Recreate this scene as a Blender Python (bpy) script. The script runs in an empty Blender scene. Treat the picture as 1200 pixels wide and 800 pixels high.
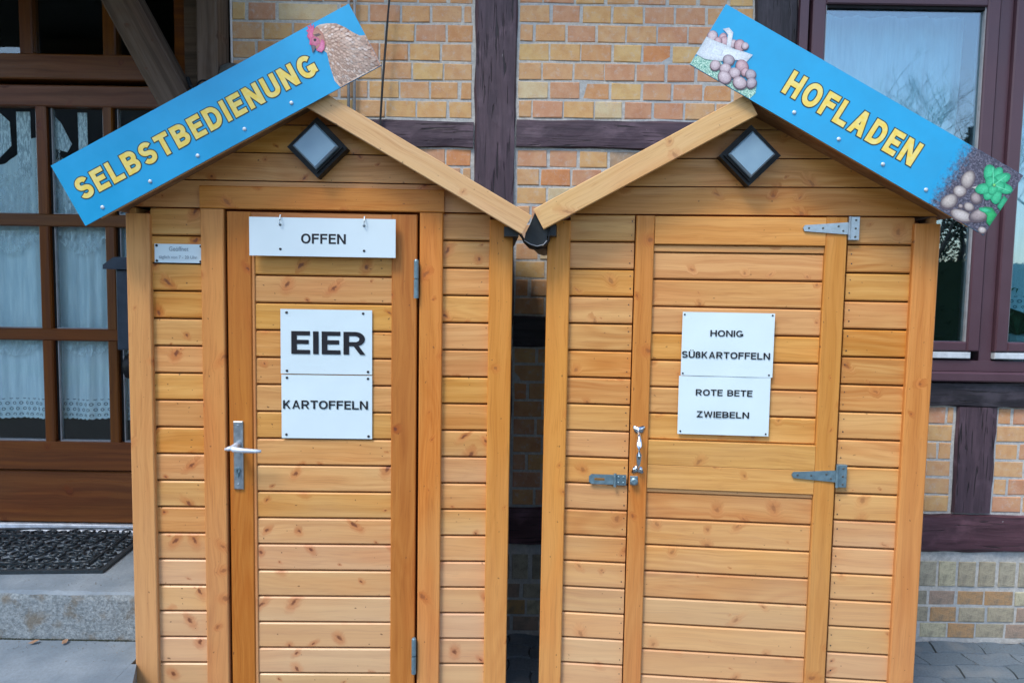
import bpy, bmesh, math, random
from mathutils import Vector, Matrix, noise
random.seed(11)
sc = bpy.context.scene
C = bpy.data.collections.new('scene'); sc.collection.children.link(C)
R = math.radians

# ------------------------------------------------------------------ camera
EYE, PITCH, ROLL = 1.50, R(4.4), R(0.94)
f = Vector((0, math.cos(PITCH), -math.sin(PITCH)))
r0 = Vector((1, 0, 0)); u0 = r0.cross(f)
rr = math.cos(ROLL) * r0 + math.sin(ROLL) * u0
uu = -math.sin(ROLL) * r0 + math.cos(ROLL) * u0
cd = bpy.data.cameras.new('camera'); cam = bpy.data.objects.new('camera', cd); C.objects.link(cam)
cd.sensor_width = 36; cd.lens = 26.1; cd.clip_end = 500; cd.clip_start = .05
m = Matrix((rr, uu, -f)).transposed().to_4x4(); m.translation = (0, 0, EYE); cam.matrix_world = m
sc.camera = cam

# ------------------------------------------------------------------ light
SUN_DIR = Vector((-0.52, -0.68, 1.25)).normalized()
el = math.asin(SUN_DIR.z); az = math.atan2(SUN_DIR.x, SUN_DIR.y)
W = bpy.data.worlds.new('World'); sc.world = W; W.use_nodes = True
wn = W.node_tree; bg = wn.nodes['Background']
sky = wn.nodes.new('ShaderNodeTexSky'); sky.sky_type = 'NISHITA'; sky.sun_disc = False
sky.sun_elevation = el; sky.sun_rotation = az
sky.air_density = 1.0; sky.dust_density = 1.0; sky.ozone_density = 1.0
wn.links.new(sky.outputs[0], bg.inputs[0]); bg.inputs[1].default_value = 0.15
sl = bpy.data.lights.new('sun', 'SUN'); so = bpy.data.objects.new('sun', sl); C.objects.link(so)
sl.energy = 1.25; sl.angle = R(18); sl.color = (1, .97, .93)
so.rotation_euler = (-SUN_DIR).to_track_quat('-Z', 'Y').to_euler()
vs = sc.view_settings; vs.view_transform = 'Standard'; vs.look = 'None'; vs.exposure = 1.16; vs.gamma = 1
sc.cycles.use_denoising = True; sc.cycles.max_bounces = 8

# ------------------------------------------------------------------ helpers
def S(r, g, b):                                    # sRGB 0..255 -> linear
    return tuple(((c / 255) / 12.92 if c / 255 < .04045 else ((c / 255 + .055) / 1.055) ** 2.4) for c in (r, g, b)) + (1,)

def link(o, parent=None, loc=None, rot=None):
    C.objects.link(o)
    if parent is not None: o.parent = parent
    if loc is not None: o.location = loc
    if rot is not None: o.rotation_euler = rot
    return o

def mobj(name, me, mat=None, parent=None, loc=None, rot=None):
    if mat is not None and not me.materials: me.materials.append(mat)
    return link(bpy.data.objects.new(name, me), parent, loc, rot)

def thing(name, label, cat, loc=(0, 0, 0), rz=0, group=None):
    o = link(bpy.data.objects.new(name, None), None, loc, (0, 0, rz)); o.empty_display_size = .1
    return tag(o, label, cat, group)

def tag(o, label, cat, group=None):
    o['label'] = label; o['category'] = cat
    if group: o['group'] = group
    return o

class MB:
    def __init__(s): s.v = []; s.f = []; s.mi = []
    def add(s, vs, fs, mi=0):
        n = len(s.v); s.v += [tuple(v) for v in vs]; s.f += [tuple(i + n for i in q) for q in fs]; s.mi += [mi] * len(fs); return s
    def box(s, x0, x1, y0, y1, z0, z1, mi=0):
        v = [(x, y, z) for z in (z0, z1) for y in (y0, y1) for x in (x0, x1)]
        return s.add(v, [(0, 1, 5, 4), (1, 3, 7, 5), (3, 2, 6, 7), (2, 0, 4, 6), (4, 5, 7, 6), (2, 3, 1, 0)], mi)
    def cbox(s, x0, x1, y0, y1, z0, z1, c=.003, mi=0):   # box with chamfered front (y0) face edges
        v = [(x0 + c, y0, z0 + c), (x1 - c, y0, z0 + c), (x1 - c, y0, z1 - c), (x0 + c, y0, z1 - c),
             (x0, y0 + c, z0), (x1, y0 + c, z0), (x1, y0 + c, z1), (x0, y0 + c, z1),
             (x0, y1, z0), (x1, y1, z0), (x1, y1, z1), (x0, y1, z1)]
        return s.add(v, [(0, 1, 2, 3), (4, 5, 1, 0), (5, 6, 2, 1), (6, 7, 3, 2), (7, 4, 0, 3),
                         (8, 9, 5, 4), (9, 10, 6, 5), (10, 11, 7, 6), (11, 8, 4, 7), (11, 10, 9, 8)], mi)
    def prism(s, pts, y0, y1, mi=0):                 # outline in xz (ccw seen from -y) extruded over y
        n = len(pts)
        v = [(x, y0, z) for x, z in pts] + [(x, y1, z) for x, z in pts]
        fs = [tuple(range(n)), tuple(range(2 * n - 1, n - 1, -1))]
        fs += [(i, i + n, (i + 1) % n + n, (i + 1) % n) for i in range(n)]
        return s.add(v, fs, mi)
    def tube(s, path, rad, seg=8, mi=0, flat=1.0):
        P = [Vector(p) for p in path]; n = len(P); rings = []
        for i, p in enumerate(P):
            d = (P[min(i + 1, n - 1)] - P[max(i - 1, 0)]).normalized()
            a = d.cross(Vector((0, 0, 1)));
            if a.length < .05: a = d.cross(Vector((0, 1, 0)))
            a.normalize(); b = a.cross(d); r_ = rad[i] if isinstance(rad, (list, tuple)) else rad
            rings.append([p + a * (r_ * math.cos(t)) + b * (r_ * flat * math.sin(t)) for t in [2 * math.pi * k / seg for k in range(seg)]])
        v = [q for g in rings for q in g]
        fs = [(i * seg + k, i * seg + (k + 1) % seg, (i + 1) * seg + (k + 1) % seg, (i + 1) * seg + k) for i in range(n - 1) for k in range(seg)]
        fs += [tuple(range(seg - 1, -1, -1)), tuple(range((n - 1) * seg, n * seg))]
        return s.add(v, fs, mi)
    def disc(s, c, r_, h, seg=12, mi=0):             # low round head, axis -y, bulging towards -y
        cx, cy, cz = c; v = []
        for rr_, dy in ((1, 0), (1, -h * .6), (.7, -h)):
            v += [(cx + r_ * rr_ * math.cos(2 * math.pi * k / seg), cy + dy, cz + r_ * rr_ * math.sin(2 * math.pi * k / seg)) for k in range(seg)]
        fs = [(j * seg + k, j * seg + (k + 1) % seg, (j + 1) * seg + (k + 1) % seg, (j + 1) * seg + k) for j in range(2) for k in range(seg)]
        fs.append(tuple(range(2 * seg, 3 * seg)))
        return s.add(v, fs, mi)
    def mesh(s, name='m', mats=None, smooth=False):
        me = bpy.data.meshes.new(name); me.from_pydata(s.v, [], s.f)
        for mt in (mats or []): me.materials.append(mt)
        if any(s.mi): me.polygons.foreach_set('material_index', s.mi)
        if smooth: me.polygons.foreach_set('use_smooth', [True] * len(me.polygons))
        me.update(); return me
    def build(s, name, mat, parent=None, loc=None, rot=None, smooth=False):
        mats = mat if isinstance(mat, (list, tuple)) else [mat]
        return mobj(name, s.mesh(name, mats, smooth), None, parent, loc, rot)

# ------------------------------------------------------------------ node helper
class NT:
    def __init__(s, name, rough=.5, spec=.5, metal=0):
        s.m = bpy.data.materials.new(name); s.m.use_nodes = True; s.t = s.m.node_tree
        s.b = s.t.nodes['Principled BSDF']; s.out = s.t.nodes['Material Output']
        s.b.inputs['Roughness'].default_value = rough; s.b.inputs['Specular IOR Level'].default_value = spec; s.b.inputs['Metallic'].default_value = metal
    def n(s, typ, ins=None, **kw):
        nd = s.t.nodes.new('ShaderNode' + typ)
        for k, v in kw.items(): setattr(nd, k, v)
        for k, v in (ins or {}).items():
            if hasattr(v, 'is_output') or isinstance(v, bpy.types.NodeSocket): s.t.links.new(v, nd.inputs[k])
            else: nd.inputs[k].default_value = v
        return nd
    def L(s, a, b): s.t.links.new(a, b)
    def math(s, op, a, b=0.0, clamp=False, c=None):
        d = {0: a, 1: b}
        if c is not None: d[2] = c
        return s.n('Math', d, operation=op, use_clamp=clamp).outputs[0]
    def vmul(s, a, v): return s.n('VectorMath', {0: a, 1: v}, operation='MULTIPLY').outputs[0]
    def vadd(s, a, v): return s.n('VectorMath', {0: a, 1: v}, operation='ADD').outputs[0]
    def noise(s, vec, scale=1, detail=2, rough=.5, dist=0):
        return s.n('TexNoise', {'Vector': vec, 'Scale': scale, 'Detail': detail, 'Roughness': rough, 'Distortion': dist})
    def ramp(s, fac, stops, interp='LINEAR'):
        nd = s.n('ValToRGB', {0: fac}); e = nd.color_ramp; e.interpolation = interp
        while len(e.elements) < len(stops): e.elements.new(.5)
        for el_, (p, c) in zip(e.elements, stops): el_.position = p; el_.color = c if len(c) == 4 else (*c, 1)
        return nd.outputs[0]
    def mix(s, fac, a, b, blend='MIX'):
        nd = s.n('Mix', data_type='RGBA', blend_type=blend)
        for i, v in ((0, fac), (6, a), (7, b)):
            if isinstance(v, bpy.types.NodeSocket): s.L(v, nd.inputs[i])
            else: nd.inputs[i].default_value = v
        return nd.outputs[2]
    def mr(s, v, a, b, c=0.0, d=1.0): return s.n('MapRange', {0: v, 1: a, 2: b, 3: c, 4: d}, interpolation_type='SMOOTHSTEP').outputs[0]
    def obj(s): return s.n('TexCoord').outputs['Object']
    def rnd(s): return s.n('ObjectInfo').outputs['Random']
    def bump(s, h, strength=.3, dist=.002):
        b = s.n('Bump', {'Height': h, 'Strength': strength, 'Distance': dist}); s.L(b.outputs[0], s.b.inputs['Normal']); return b
    def col(s, c):
        if isinstance(c, bpy.types.NodeSocket): s.L(c, s.b.inputs['Base Color'])
        else: s.b.inputs['Base Color'].default_value = c
        return s

def plain(name, c, rough=.5, spec=.5, metal=0, var=.12, scale=30):
    t = NT(name, rough, spec, metal)
    nz = t.noise(t.obj(), scale, 4, .6).outputs[0]
    t.col(t.mix(t.mr(nz, .3, .7), tuple(x * (1 - var) for x in c[:3]) + (1,), tuple(min(1, x * (1 + var)) for x in c[:3]) + (1,)))
    t.L(t.mr(nz, .3, .7, rough * .85, min(1, rough * 1.15)), t.b.inputs['Roughness'])
    return t.m

def wood(name, light, dark, knot_keep=.5, knot_scale=11, rough=.45, pale=0.0, fib=.5, hue=.008, val=.05, kstr=1.0, pins=.20, swirl=.35):
    t = NT(name, rough, .35)
    o = t.obj(); rnd = t.rnd()
    off = t.n('CombineXYZ', {0: t.math('MULTIPLY', rnd, 71.3), 1: t.math('MULTIPLY', rnd, 13.7), 2: t.math('MULTIPLY', rnd, 37.9)}).outputs[0]
    p = t.vadd(o, off)
    wob = t.noise(t.vmul(p, (14, 14, 14)), 4, 2).outputs['Color']
    pk = t.vadd(p, t.vmul(t.vadd(wob, (-.5, -.5, -.5)), (.02, .0, .012)))
    sp = t.n('SeparateXYZ', {0: pk})
    kv = t.n('CombineXYZ', {0: sp.outputs[0], 1: t.math('MULTIPLY', sp.outputs[2], 1.15), 2: 0.0}).outputs[0]
    # knots
    vo = t.n('TexVoronoi', {'Vector': kv, 'Scale': knot_scale, 'Randomness': 1.0}, voronoi_dimensions='2D')
    vc = t.n('SeparateColor', {0: vo.outputs['Color']})
    keep = t.math('LESS_THAN', vc.outputs[0], knot_keep)
    rad = t.math('MULTIPLY_ADD', vc.outputs[1], .065 * knot_scale / 11, c=.022 * knot_scale / 11)
    vl = t.n('VectorMath', {0: kv, 1: (knot_scale,) * 3}, operation='MULTIPLY').outputs[0]   # offset from the cell point, stretched along a random direction
    df = t.n('SeparateXYZ', {0: t.n('VectorMath', {0: t.n('VectorMath', {0: kv, 1: vo.outputs['Position']}, operation='SUBTRACT').outputs[0], 1: (1, 1, 1)}, operation='MULTIPLY').outputs[0]})
    sk = t.math('MULTIPLY', t.math('SUBTRACT', vc.outputs[2], .5), 1.6)
    ux = t.math('ADD', df.outputs[0], t.math('MULTIPLY', df.outputs[1], sk)); uz = t.math('MULTIPLY', df.outputs[1], t.math('MULTIPLY_ADD', vc.outputs[1], -.55, c=1.05))
    dk = t.math('MULTIPLY', t.math('SQRT', t.math('ADD', t.math('MULTIPLY', ux, ux), t.math('MULTIPLY', uz, uz))), float(knot_scale))
    ragged = t.math('MULTIPLY', t.math('SUBTRACT', t.noise(p, 170, 3, .7).outputs[0], .5), .9)
    dd = t.math('ADD', t.math('DIVIDE', dk, rad), ragged)
    halo = t.math('MULTIPLY', keep, t.mr(dd, 1.0, 4.2, 1, 0))
    core = t.math('MULTIPLY', keep, t.mr(dd, .45, 1.25, 1, 0))
    # small pin knots
    v2 = t.n('TexVoronoi', {'Vector': kv, 'Scale': 26.0, 'Randomness': 1.0}, voronoi_dimensions='2D')
    c2 = t.n('SeparateColor', {0: v2.outputs['Color']})
    pin = t.math('MULTIPLY', t.math('LESS_THAN', c2.outputs[0], pins), t.mr(t.math('ADD', v2.outputs['Distance'], t.math('MULTIPLY', c2.outputs[1], .045)), .045, .095, 1, 0))
    # grain: streaks along local x that bend round the knots
    bend = t.n('CombineXYZ', {0: 0.0, 1: 0.0, 2: t.math('MULTIPLY', halo, .022)}).outputs[0]
    pg = t.vadd(t.vadd(p, bend), t.vmul(t.vadd(t.noise(t.vmul(p, (2.5, 9, 9)), 1, 2).outputs['Color'], (-.5, -.5, -.5)), (0, .03, .05)))
    g1 = t.noise(t.vmul(pg, (.9, 42, 42)), 1, 3, .55).outputs[0]
    g2 = t.noise(t.vmul(pg, (5, 260, 260)), 1, 3, .6).outputs[0]
    g3 = t.noise(t.vmul(p, (2.2, 3, 7)), 1, 2).outputs[0]
    # flame figure: bands of a slow field, as on flat-sawn boards
    ff = t.noise(t.vmul(pg, (1.1, 9, 9)), 1, 1, .4).outputs[0]
    band = t.math('MULTIPLY', t.math('ADD', t.math('SINE', t.math('MULTIPLY', ff, 95.0)), 1.0), .5)
    fmask = t.mr(t.noise(t.vmul(p, (1.3, 2, 3)), 1, 1).outputs[0], .48, .62)
    c = t.mix(t.mr(g1, .32, .68), light, dark)
    c = t.mix(t.math('MULTIPLY', t.mr(g2, .45, .75), fib), c, t.mix(1.0, c, (.66, .52, .42, 1), 'MULTIPLY'))
    c = t.mix(t.math('MULTIPLY', t.math('MULTIPLY', band, fmask), swirl), c, t.mix(1.0, c, (.84, .68, .50, 1), 'MULTIPLY'))
    pink = t.mix(1.0, c, (1.03, .84, .80, 1), 'MULTIPLY')
    c = t.mix(t.mr(g3, .5, .72, 0, .45), c, pink)
    yel = t.mix(1.0, c, (1.02, 1.01, .90, 1), 'MULTIPLY')
    c = t.mix(t.mr(g3, .45, .3, 0, .4), c, yel)
    if pale > 0:                                      # paler tone towards the ground
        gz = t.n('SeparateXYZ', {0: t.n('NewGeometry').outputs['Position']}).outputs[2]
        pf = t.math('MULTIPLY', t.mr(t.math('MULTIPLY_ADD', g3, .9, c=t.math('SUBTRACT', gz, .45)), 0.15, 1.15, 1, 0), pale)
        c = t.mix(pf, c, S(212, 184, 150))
    hsv = t.n('HueSaturation', {'Hue': t.mr(rnd, 0, 1, .5 - hue * .5, .5 + hue * .5), 'Saturation': t.mr(t.math('FRACT', t.math('MULTIPLY', rnd, 7.7)), 0, 1, .95, 1.04),
                                'Value': t.mr(t.math('FRACT', t.math('MULTIPLY', rnd, 17.3)), 0, 1, 1 - val, 1 + val), 'Fac': 1.0, 'Color': c})
    c = hsv.outputs[0]
    c = t.mix(t.math('MULTIPLY', halo, .50 * (kstr + .2)), c, t.mix(1.0, c, (.80, .48, .36, 1), 'MULTIPLY'))
    c = t.mix(t.math('MULTIPLY', core, .80 * kstr), c, S(104, 56, 38))
    c = t.mix(t.math('MULTIPLY', pin, .8 * (kstr * .6 + .4)), c, S(88, 56, 36))
    t.col(c)
    h = t.math('ADD', t.math('MULTIPLY', g2, .5), t.math('ADD', t.math('MULTIPLY', g1, .5), t.math('MULTIPLY', core, -.6)))
    t.bump(h, .25, .0012)
    t.L(t.mr(g1, .3, .7, rough * .85, rough * 1.25), t.b.inputs['Roughness'])
    return t.m

M = {}
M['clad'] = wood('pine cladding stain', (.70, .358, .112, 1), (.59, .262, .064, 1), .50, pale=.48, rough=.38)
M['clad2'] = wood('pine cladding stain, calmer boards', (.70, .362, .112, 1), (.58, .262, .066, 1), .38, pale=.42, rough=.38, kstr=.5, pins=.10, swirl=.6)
M['gap_shade_board'] = wood('side boards darkened as gap shade', (.085, .032, .014, 1), (.055, .020, .009, 1), .2)  # inner kiosk sides: colour darkened to deepen the shade in the gap
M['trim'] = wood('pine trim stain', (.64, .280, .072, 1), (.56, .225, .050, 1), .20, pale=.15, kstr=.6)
M['door'] = wood('pine door stile stain', (.56, .205, .048, 1), (.47, .150, .030, 1), .18, pale=.0, pins=.12)
M['barge'] = wood('pine fascia stain', (.68, .43, .20, 1), (.62, .36, .145, 1), .25, kstr=.5)
M['groove'] = plain('stained groove', (.22, .055, .018, 1), .8, .2)
M['soffit'] = wood('pine roof boards', (.30, .15, .07, 1), (.22, .10, .045, 1), .3)
M['brown'] = wood('brown varnished door wood', (.185, .066, .014, 1), (.115, .038, .009, 1), .08, rough=.32, hue=.01)
M['oldwood'] = wood('old porch timber', (.13, .088, .058, 1), (.075, .05, .034, 1), .3, rough=.7)

def timber_mat(name, a, b, flake=.5):
    t = NT(name, .55, .4); o = t.obj(); rnd = t.rnd()
    p = t.vadd(o, t.n('CombineXYZ', {0: t.math('MULTIPLY', rnd, 31.0), 1: 0.0, 2: t.math('MULTIPLY', rnd, 17.0)}).outputs[0])
    g = t.noise(t.vmul(p, (3, 40, 40)), 1, 5, .65, .4).outputs[0]
    g2 = t.noise(t.vmul(p, (6, 9, 9)), 1, 4, .6).outputs[0]
    c = t.mix(t.mr(g, .3, .7), a, b)
    c = t.mix(t.mr(g2, .50, .72, 0, .85), c, tuple(min(1, x * 1.5 + .012) for x in b[:3]) + (1,))
    crack = t.noise(t.vmul(p, (4, 70, 70)), 1, 2, .5, 1.2).outputs[0]
    ck = t.mr(crack, .33, .39, 1, 0)
    c = t.mix(t.math('MULTIPLY', ck, .8), c, (.008, .006, .007, 1))
    ch = t.noise(t.vmul(p, (38, 60, 60)), 1, 2).outputs[0]
    c = t.mix(t.mr(ch, .74, .78, 0, flake), c, (.35, .32, .32, 1))
    t.col(c); t.bump(t.math('SUBTRACT', t.math('ADD', g, g2), t.math('MULTIPLY', ck, 1.2)), .6, .005)
    return t.m
M['timber'] = timber_mat('aubergine painted timber', (.045, .027, .036, 1), (.085, .052, .066, 1))
M['timber_black'] = timber_mat('black painted timber', (.012, .010, .013, 1), (.035, .028, .036, 1), .2)
M['timber_red'] = timber_mat('dark red painted sill timber', (.05, .020, .026, 1), (.10, .042, .054, 1), .6)

# bricks: colour from object and island random
t = NT('brick', .85, .2); o = t.obj()
isl = t.n('NewGeometry').outputs['Random Per Island']
rn = t.math('FRACT', t.math('ADD', t.math('MULTIPLY', t.rnd(), 5.77), t.math('MULTIPLY', isl, 3.31)))
cc = t.ramp(rn, [(0, S(204, 162, 120)), (.14, S(208, 168, 116)), (.26, S(200, 152, 108)), (.38, S(198, 152, 118)), (.50, S(204, 164, 120)), (.60, S(208, 176, 122)),
                 (.70, S(204, 160, 114)), (.80, S(196, 148, 116)), (.88, S(204, 144, 98)), (.935, S(160, 144, 124)), (.96, S(206, 188, 150)), (1, S(140, 124, 110))], 'CONSTANT')
pv = t.vadd(o, t.n('CombineXYZ', {0: t.math('MULTIPLY', rn, 23.0), 1: 0.0, 2: t.math('MULTIPLY', rn, 11.0)}).outputs[0])
n1 = t.noise(pv, 22, 4, .6).outputs[0]; n2 = t.noise(pv, 160, 3, .7).outputs[0]; n3 = t.noise(pv, 9, 2).outputs[0]
cc = t.mix(t.mr(n1, .35, .7), cc, t.mix(1.0, cc, (.90, .80, .74, 1), 'MULTIPLY'))
cc = t.mix(t.mr(n3, .5, .75, 0, .5), cc, S(206, 162, 114))
cc = t.mix(t.mr(n2, .62, .72, 0, .6), cc, S(110, 78, 56))
cc = t.mix(t.mr(t.noise(pv, 30, 6, .8).outputs[0], .50, .70, 0, .6), cc, S(192, 184, 176))
t.col(cc); t.bump(t.math('ADD', n1, n2), .5, .002); M['brick'] = t.m
# paler foundation bricks
t = NT('foundation brick', .9, .2); o = t.obj()
isl = t.n('NewGeometry').outputs['Random Per Island']
rn = t.math('FRACT', t.math('ADD', t.math('MULTIPLY', t.rnd(), 9.1), t.math('MULTIPLY', isl, 3.31)))
cc = t.ramp(rn, [(0, S(172, 164, 142)), (.22, S(158, 150, 130)), (.38, S(180, 144, 104)), (.52, S(170, 160, 136)), (.66, S(164, 142, 124)), (.76, S(184, 150, 104)), (.86, S(188, 180, 150)), (.965, S(186, 130, 112))], 'CONSTANT')
n1 = t.noise(o, 30, 4, .65).outputs[0]; n2 = t.noise(o, 120, 3, .7).outputs[0]
cc = t.mix(t.mr(n1, .4, .7, 0, .6), cc, S(120, 116, 104)); cc = t.mix(t.mr(n2, .62, .72, 0, .5), cc, S(80, 78, 68))
t.col(cc); t.bump(t.math('ADD', n1, n2), .7, .004); M['fbrick'] = t.m
# mortar
t = NT('mortar', .95, .15); o = t.obj(); n1 = t.noise(o, 60, 5, .7).outputs[0]; n2 = t.noise(o, 4, 3).outputs[0]
cc = t.mix(t.mr(n1, .3, .7), S(172, 168, 160), S(204, 200, 190)); cc = t.mix(t.mr(n2, .4, .7, 0, .5), cc, S(146, 160, 170))
t.col(cc); t.bump(n1, .8, .004); M['mortar'] = t.m
# concrete steps
t = NT('worn concrete', .85, .25); o = t.obj(); n1 = t.noise(o, 90, 6, .75).outputs[0]; n2 = t.noise(o, 5, 4).outputs[0]; n3 = t.noise(o, 16, 3).outputs[0]
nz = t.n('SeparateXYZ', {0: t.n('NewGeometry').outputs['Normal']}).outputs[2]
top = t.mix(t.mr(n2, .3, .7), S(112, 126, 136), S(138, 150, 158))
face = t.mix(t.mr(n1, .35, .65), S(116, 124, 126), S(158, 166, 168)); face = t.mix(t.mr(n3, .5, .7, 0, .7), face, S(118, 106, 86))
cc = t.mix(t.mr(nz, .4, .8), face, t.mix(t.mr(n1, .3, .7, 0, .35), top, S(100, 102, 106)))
t.col(cc); t.bump(t.math('MULTIPLY', n1, t.mr(nz, .4, .8, 1.0, .25)), .9, .008); M['concrete'] = t.m
# paving
t = NT('grey paving', .85, .25); o = t.obj(); rn = t.math('FRACT', t.math('ADD', t.rnd(), t.n('NewGeometry').outputs['Random Per Island']))
n1 = t.noise(o, 110, 5, .7).outputs[0]; n2 = t.noise(o, 8, 3).outputs[0]
cc = t.mix(rn, S(100, 114, 122), S(120, 132, 140)); cc = t.mix(t.mr(n1, .35, .7, 0, .5), cc, S(86, 90, 94)); cc = t.mix(t.mr(n2, .5, .7, 0, .35), cc, S(146, 146, 142))
t.col(cc); t.bump(n1, .6, .003); M['paving'] = t.m
t = NT('gravelly ground', .95, .1); o = t.obj(); n1 = t.noise(o, 40, 6, .7).outputs[0]; n2 = t.noise(o, .4, 3).outputs[0]
cc = t.mix(t.mr(n1, .3, .7), S(62, 62, 60), S(112, 110, 104)); cc = t.mix(t.mr(n2, .5, .6, 0, .8), cc, S(70, 84, 46)); t.col(cc); t.bump(n1, .7, .01); M['ground'] = t.m

def sheet_mat(name, c):
    t = NT(name, .35, .5); o = t.obj(); n1 = t.noise(o, 7, 2).outputs[0]; n2 = t.noise(o, 90, 4, .7).outputs[0]
    cc = t.mix(t.mr(n1, .3, .7, 0, .5), c, tuple(x * .93 for x in c[:3]) + (1,)); cc = t.mix(t.mr(n2, .66, .75, 0, .15), cc, S(150, 140, 120))
    t.col(cc); t.bump(n1, .25, .004); return t.m
M['paper'] = sheet_mat('laminated paper', (.68, .80, .82, 1))
M['whiteboard'] = sheet_mat('white plastic plate', (.66, .77, .80, 1))
M['ink'] = plain('black ink', (.016, .016, .02, 1), .5, .3)
M['pencil'] = plain('faded ink', S(138, 150, 160), .7, .2)
M['pin'] = plain('dark drawing pin', (.02, .02, .025, 1), .3, .6)
M['blue'] = plain('sky blue sign print', (.010, .33, .61, 1), .34, .5, var=.07, scale=5)
M['signedge'] = plain('dark sign edge', (.05, .05, .06, 1), .5)
t = NT('yellow lettering', .45, .3); n1 = t.noise(t.obj(), 60, 3).outputs[0]; t.col(t.mix(t.mr(n1, .35, .65), S(236, 204, 88), S(232, 214, 130))); M['yellow'] = t.m
M['outline'] = plain('letter outline', (.02, .035, .04, 1), .5)
M['steel'] = plain('galvanised steel', S(176, 188, 196), .38, .5, .85, scale=60)
M['steel2'] = plain('bluish zinc', S(120, 146, 156), .45, .5, .6, scale=60)
M['chrome'] = plain('polished steel', S(214, 218, 222), .15, .5, 1.0)
M['alu'] = plain('brushed aluminium', S(206, 214, 222), .35, .5, .35)
M['black'] = plain('black plastic', (.005, .007, .009, 1), .5, .3)
M['felt'] = plain('bitumen roofing felt', (.008, .011, .013, 1), .45, .4, var=.4, scale=90)
M['sand'] = plain('dark joint sand', S(74, 78, 78), .95, .1, var=.3, scale=120)
M['dark'] = plain('dark interior', (.02, .018, .016, 1), .9, .1)
M['rubber'] = plain('black rubber', (.020, .030, .036, 1), .38, .5, var=.3, scale=80)
M['mailbox'] = plain('slate blue enamel', (.030, .048, .072, 1), .35, .5)
M['upvc'] = plain('aubergine window frame', (.085, .042, .056, 1), .38, .5, var=.05, scale=6)
M['weather'] = plain('pale weather strip', S(196, 204, 208), .35, .5)
M['shadowgap'] = plain('rubber gasket', (.01, .01, .011, 1), .7, .2)
M['cable'] = plain('black cable', (.015, .015, .016, 1), .5)
M['conduit'] = plain('grey conduit', S(148, 150, 152), .45)
M['whitecable'] = plain('white cable', S(214, 208, 204), .45)
M['bellgrey'] = plain('dull grey metal', S(88, 90, 86), .5, .5, .3)
t = NT('frosted lamp panel', .22, .6); o = t.obj(); n1 = t.noise(o, 14, 2).outputs[0]; t.col(t.mix(n1, S(104, 136, 158), S(130, 160, 176))); M['lamp'] = t.m
# curtain
t = NT('net curtain', .9, .1); o = t.obj(); sx = t.n('SeparateXYZ', {0: o})
n1 = t.noise(t.vmul(o, (60, 60, 6)), 1, 4, .6).outputs[0]
fx = t.math('SUBTRACT', t.math('FRACT', t.math('ADD', t.math('MULTIPLY', sx.outputs[0], 40.0), t.math('MULTIPLY', t.math('FLOOR', t.math('MULTIPLY', sx.outputs[2], 40.0)), .5))), .5)
zr = t.math('MULTIPLY', sx.outputs[2], 40.0); fz = t.math('SUBTRACT', t.math('FRACT', zr), .5)
dist = t.math('SQRT', t.math('ADD', t.math('MULTIPLY', fx, fx), t.math('MULTIPLY', fz, fz)))
ring = t.math('MULTIPLY', t.math('MULTIPLY', t.mr(dist, .26, .34, 1, 0), t.mr(dist, .10, .18, 0, 1)), t.math('LESS_THAN', sx.outputs[2], .085))
ring = t.math('MULTIPLY', ring, t.math('GREATER_THAN', sx.outputs[2], .008))
t.col(t.mix(t.math('MULTIPLY', ring, .8), t.mix(t.mr(n1, .3, .7), (.66, .74, .80, 1), (.86, .90, .93, 1)), (.12, .16, .2, 1)))
t.b.inputs['Transmission Weight'].default_value = 0; M['curtain'] = t.m
t = NT('glossy lace', .5, .3); n1 = t.noise(t.vmul(t.obj(), (150, 80, 40)), 1, 4, .7).outputs[0]
t.col(t.mix(t.mr(n1, .42, .6), (.45, .52, .58, 1), (.95, .97, 1, 1))); M['lace'] = t.m
# sheer lace with holes
t = NT('crumpled sheer lace', .6, .3); n1 = t.noise(t.vmul(t.obj(), (110, 40, 34)), 1, 5, .8, .8).outputs[0]
t.col((.82, .88, .92, 1)); t.L(t.mr(n1, .47, .56, 0, .95), t.b.inputs['Alpha']); M['sheer'] = t.m
def glass(name, refl, tint=(1, 1, 1, 1)):
    t = NT(name); t.t.nodes.remove(t.b)
    fr = t.n('LayerWeight', {0: .3}).outputs['Fresnel']
    n1 = t.noise(t.obj(), 2.2, 2).outputs[0]
    bm = t.n('Bump', {'Height': n1, 'Strength': .15, 'Distance': .01})
    g = t.n('BsdfGlossy', {'Color': (.9, .95, 1, 1), 'Roughness': .012, 'Normal': bm.outputs[0]}); tr = t.n('BsdfTransparent', {0: tint})
    mx = t.n('MixShader', {0: t.math('ADD', refl, t.math('MULTIPLY', fr, .5), True), 1: tr.outputs[0], 2: g.outputs[0]})
    t.L(mx.outputs[0], t.out.inputs[0]); return t.m
M['glass'] = glass('door glass', .04, (.93, 1, 1, 1))
M['glass2'] = glass('coated window glass', .17, (.70, .90, .94, 1))
M['leaf'] = plain('houseplant leaf', (.05, .13, .06, 1), .4)
M['dryleaf'] = plain('dry leaf', S(150, 118, 92), .7)
M['bark'] = plain('dark bark', (.07, .062, .052, 1), .9)
M['needle'] = plain('conifer needles', (.018, .04, .02, 1), .9)
M['hedge'] = plain('hedge leaves', (.03, .055, .02, 1), .9)
M['roomwall'] = plain('dim room plaster', (.05, .05, .045, 1), .9)
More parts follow.
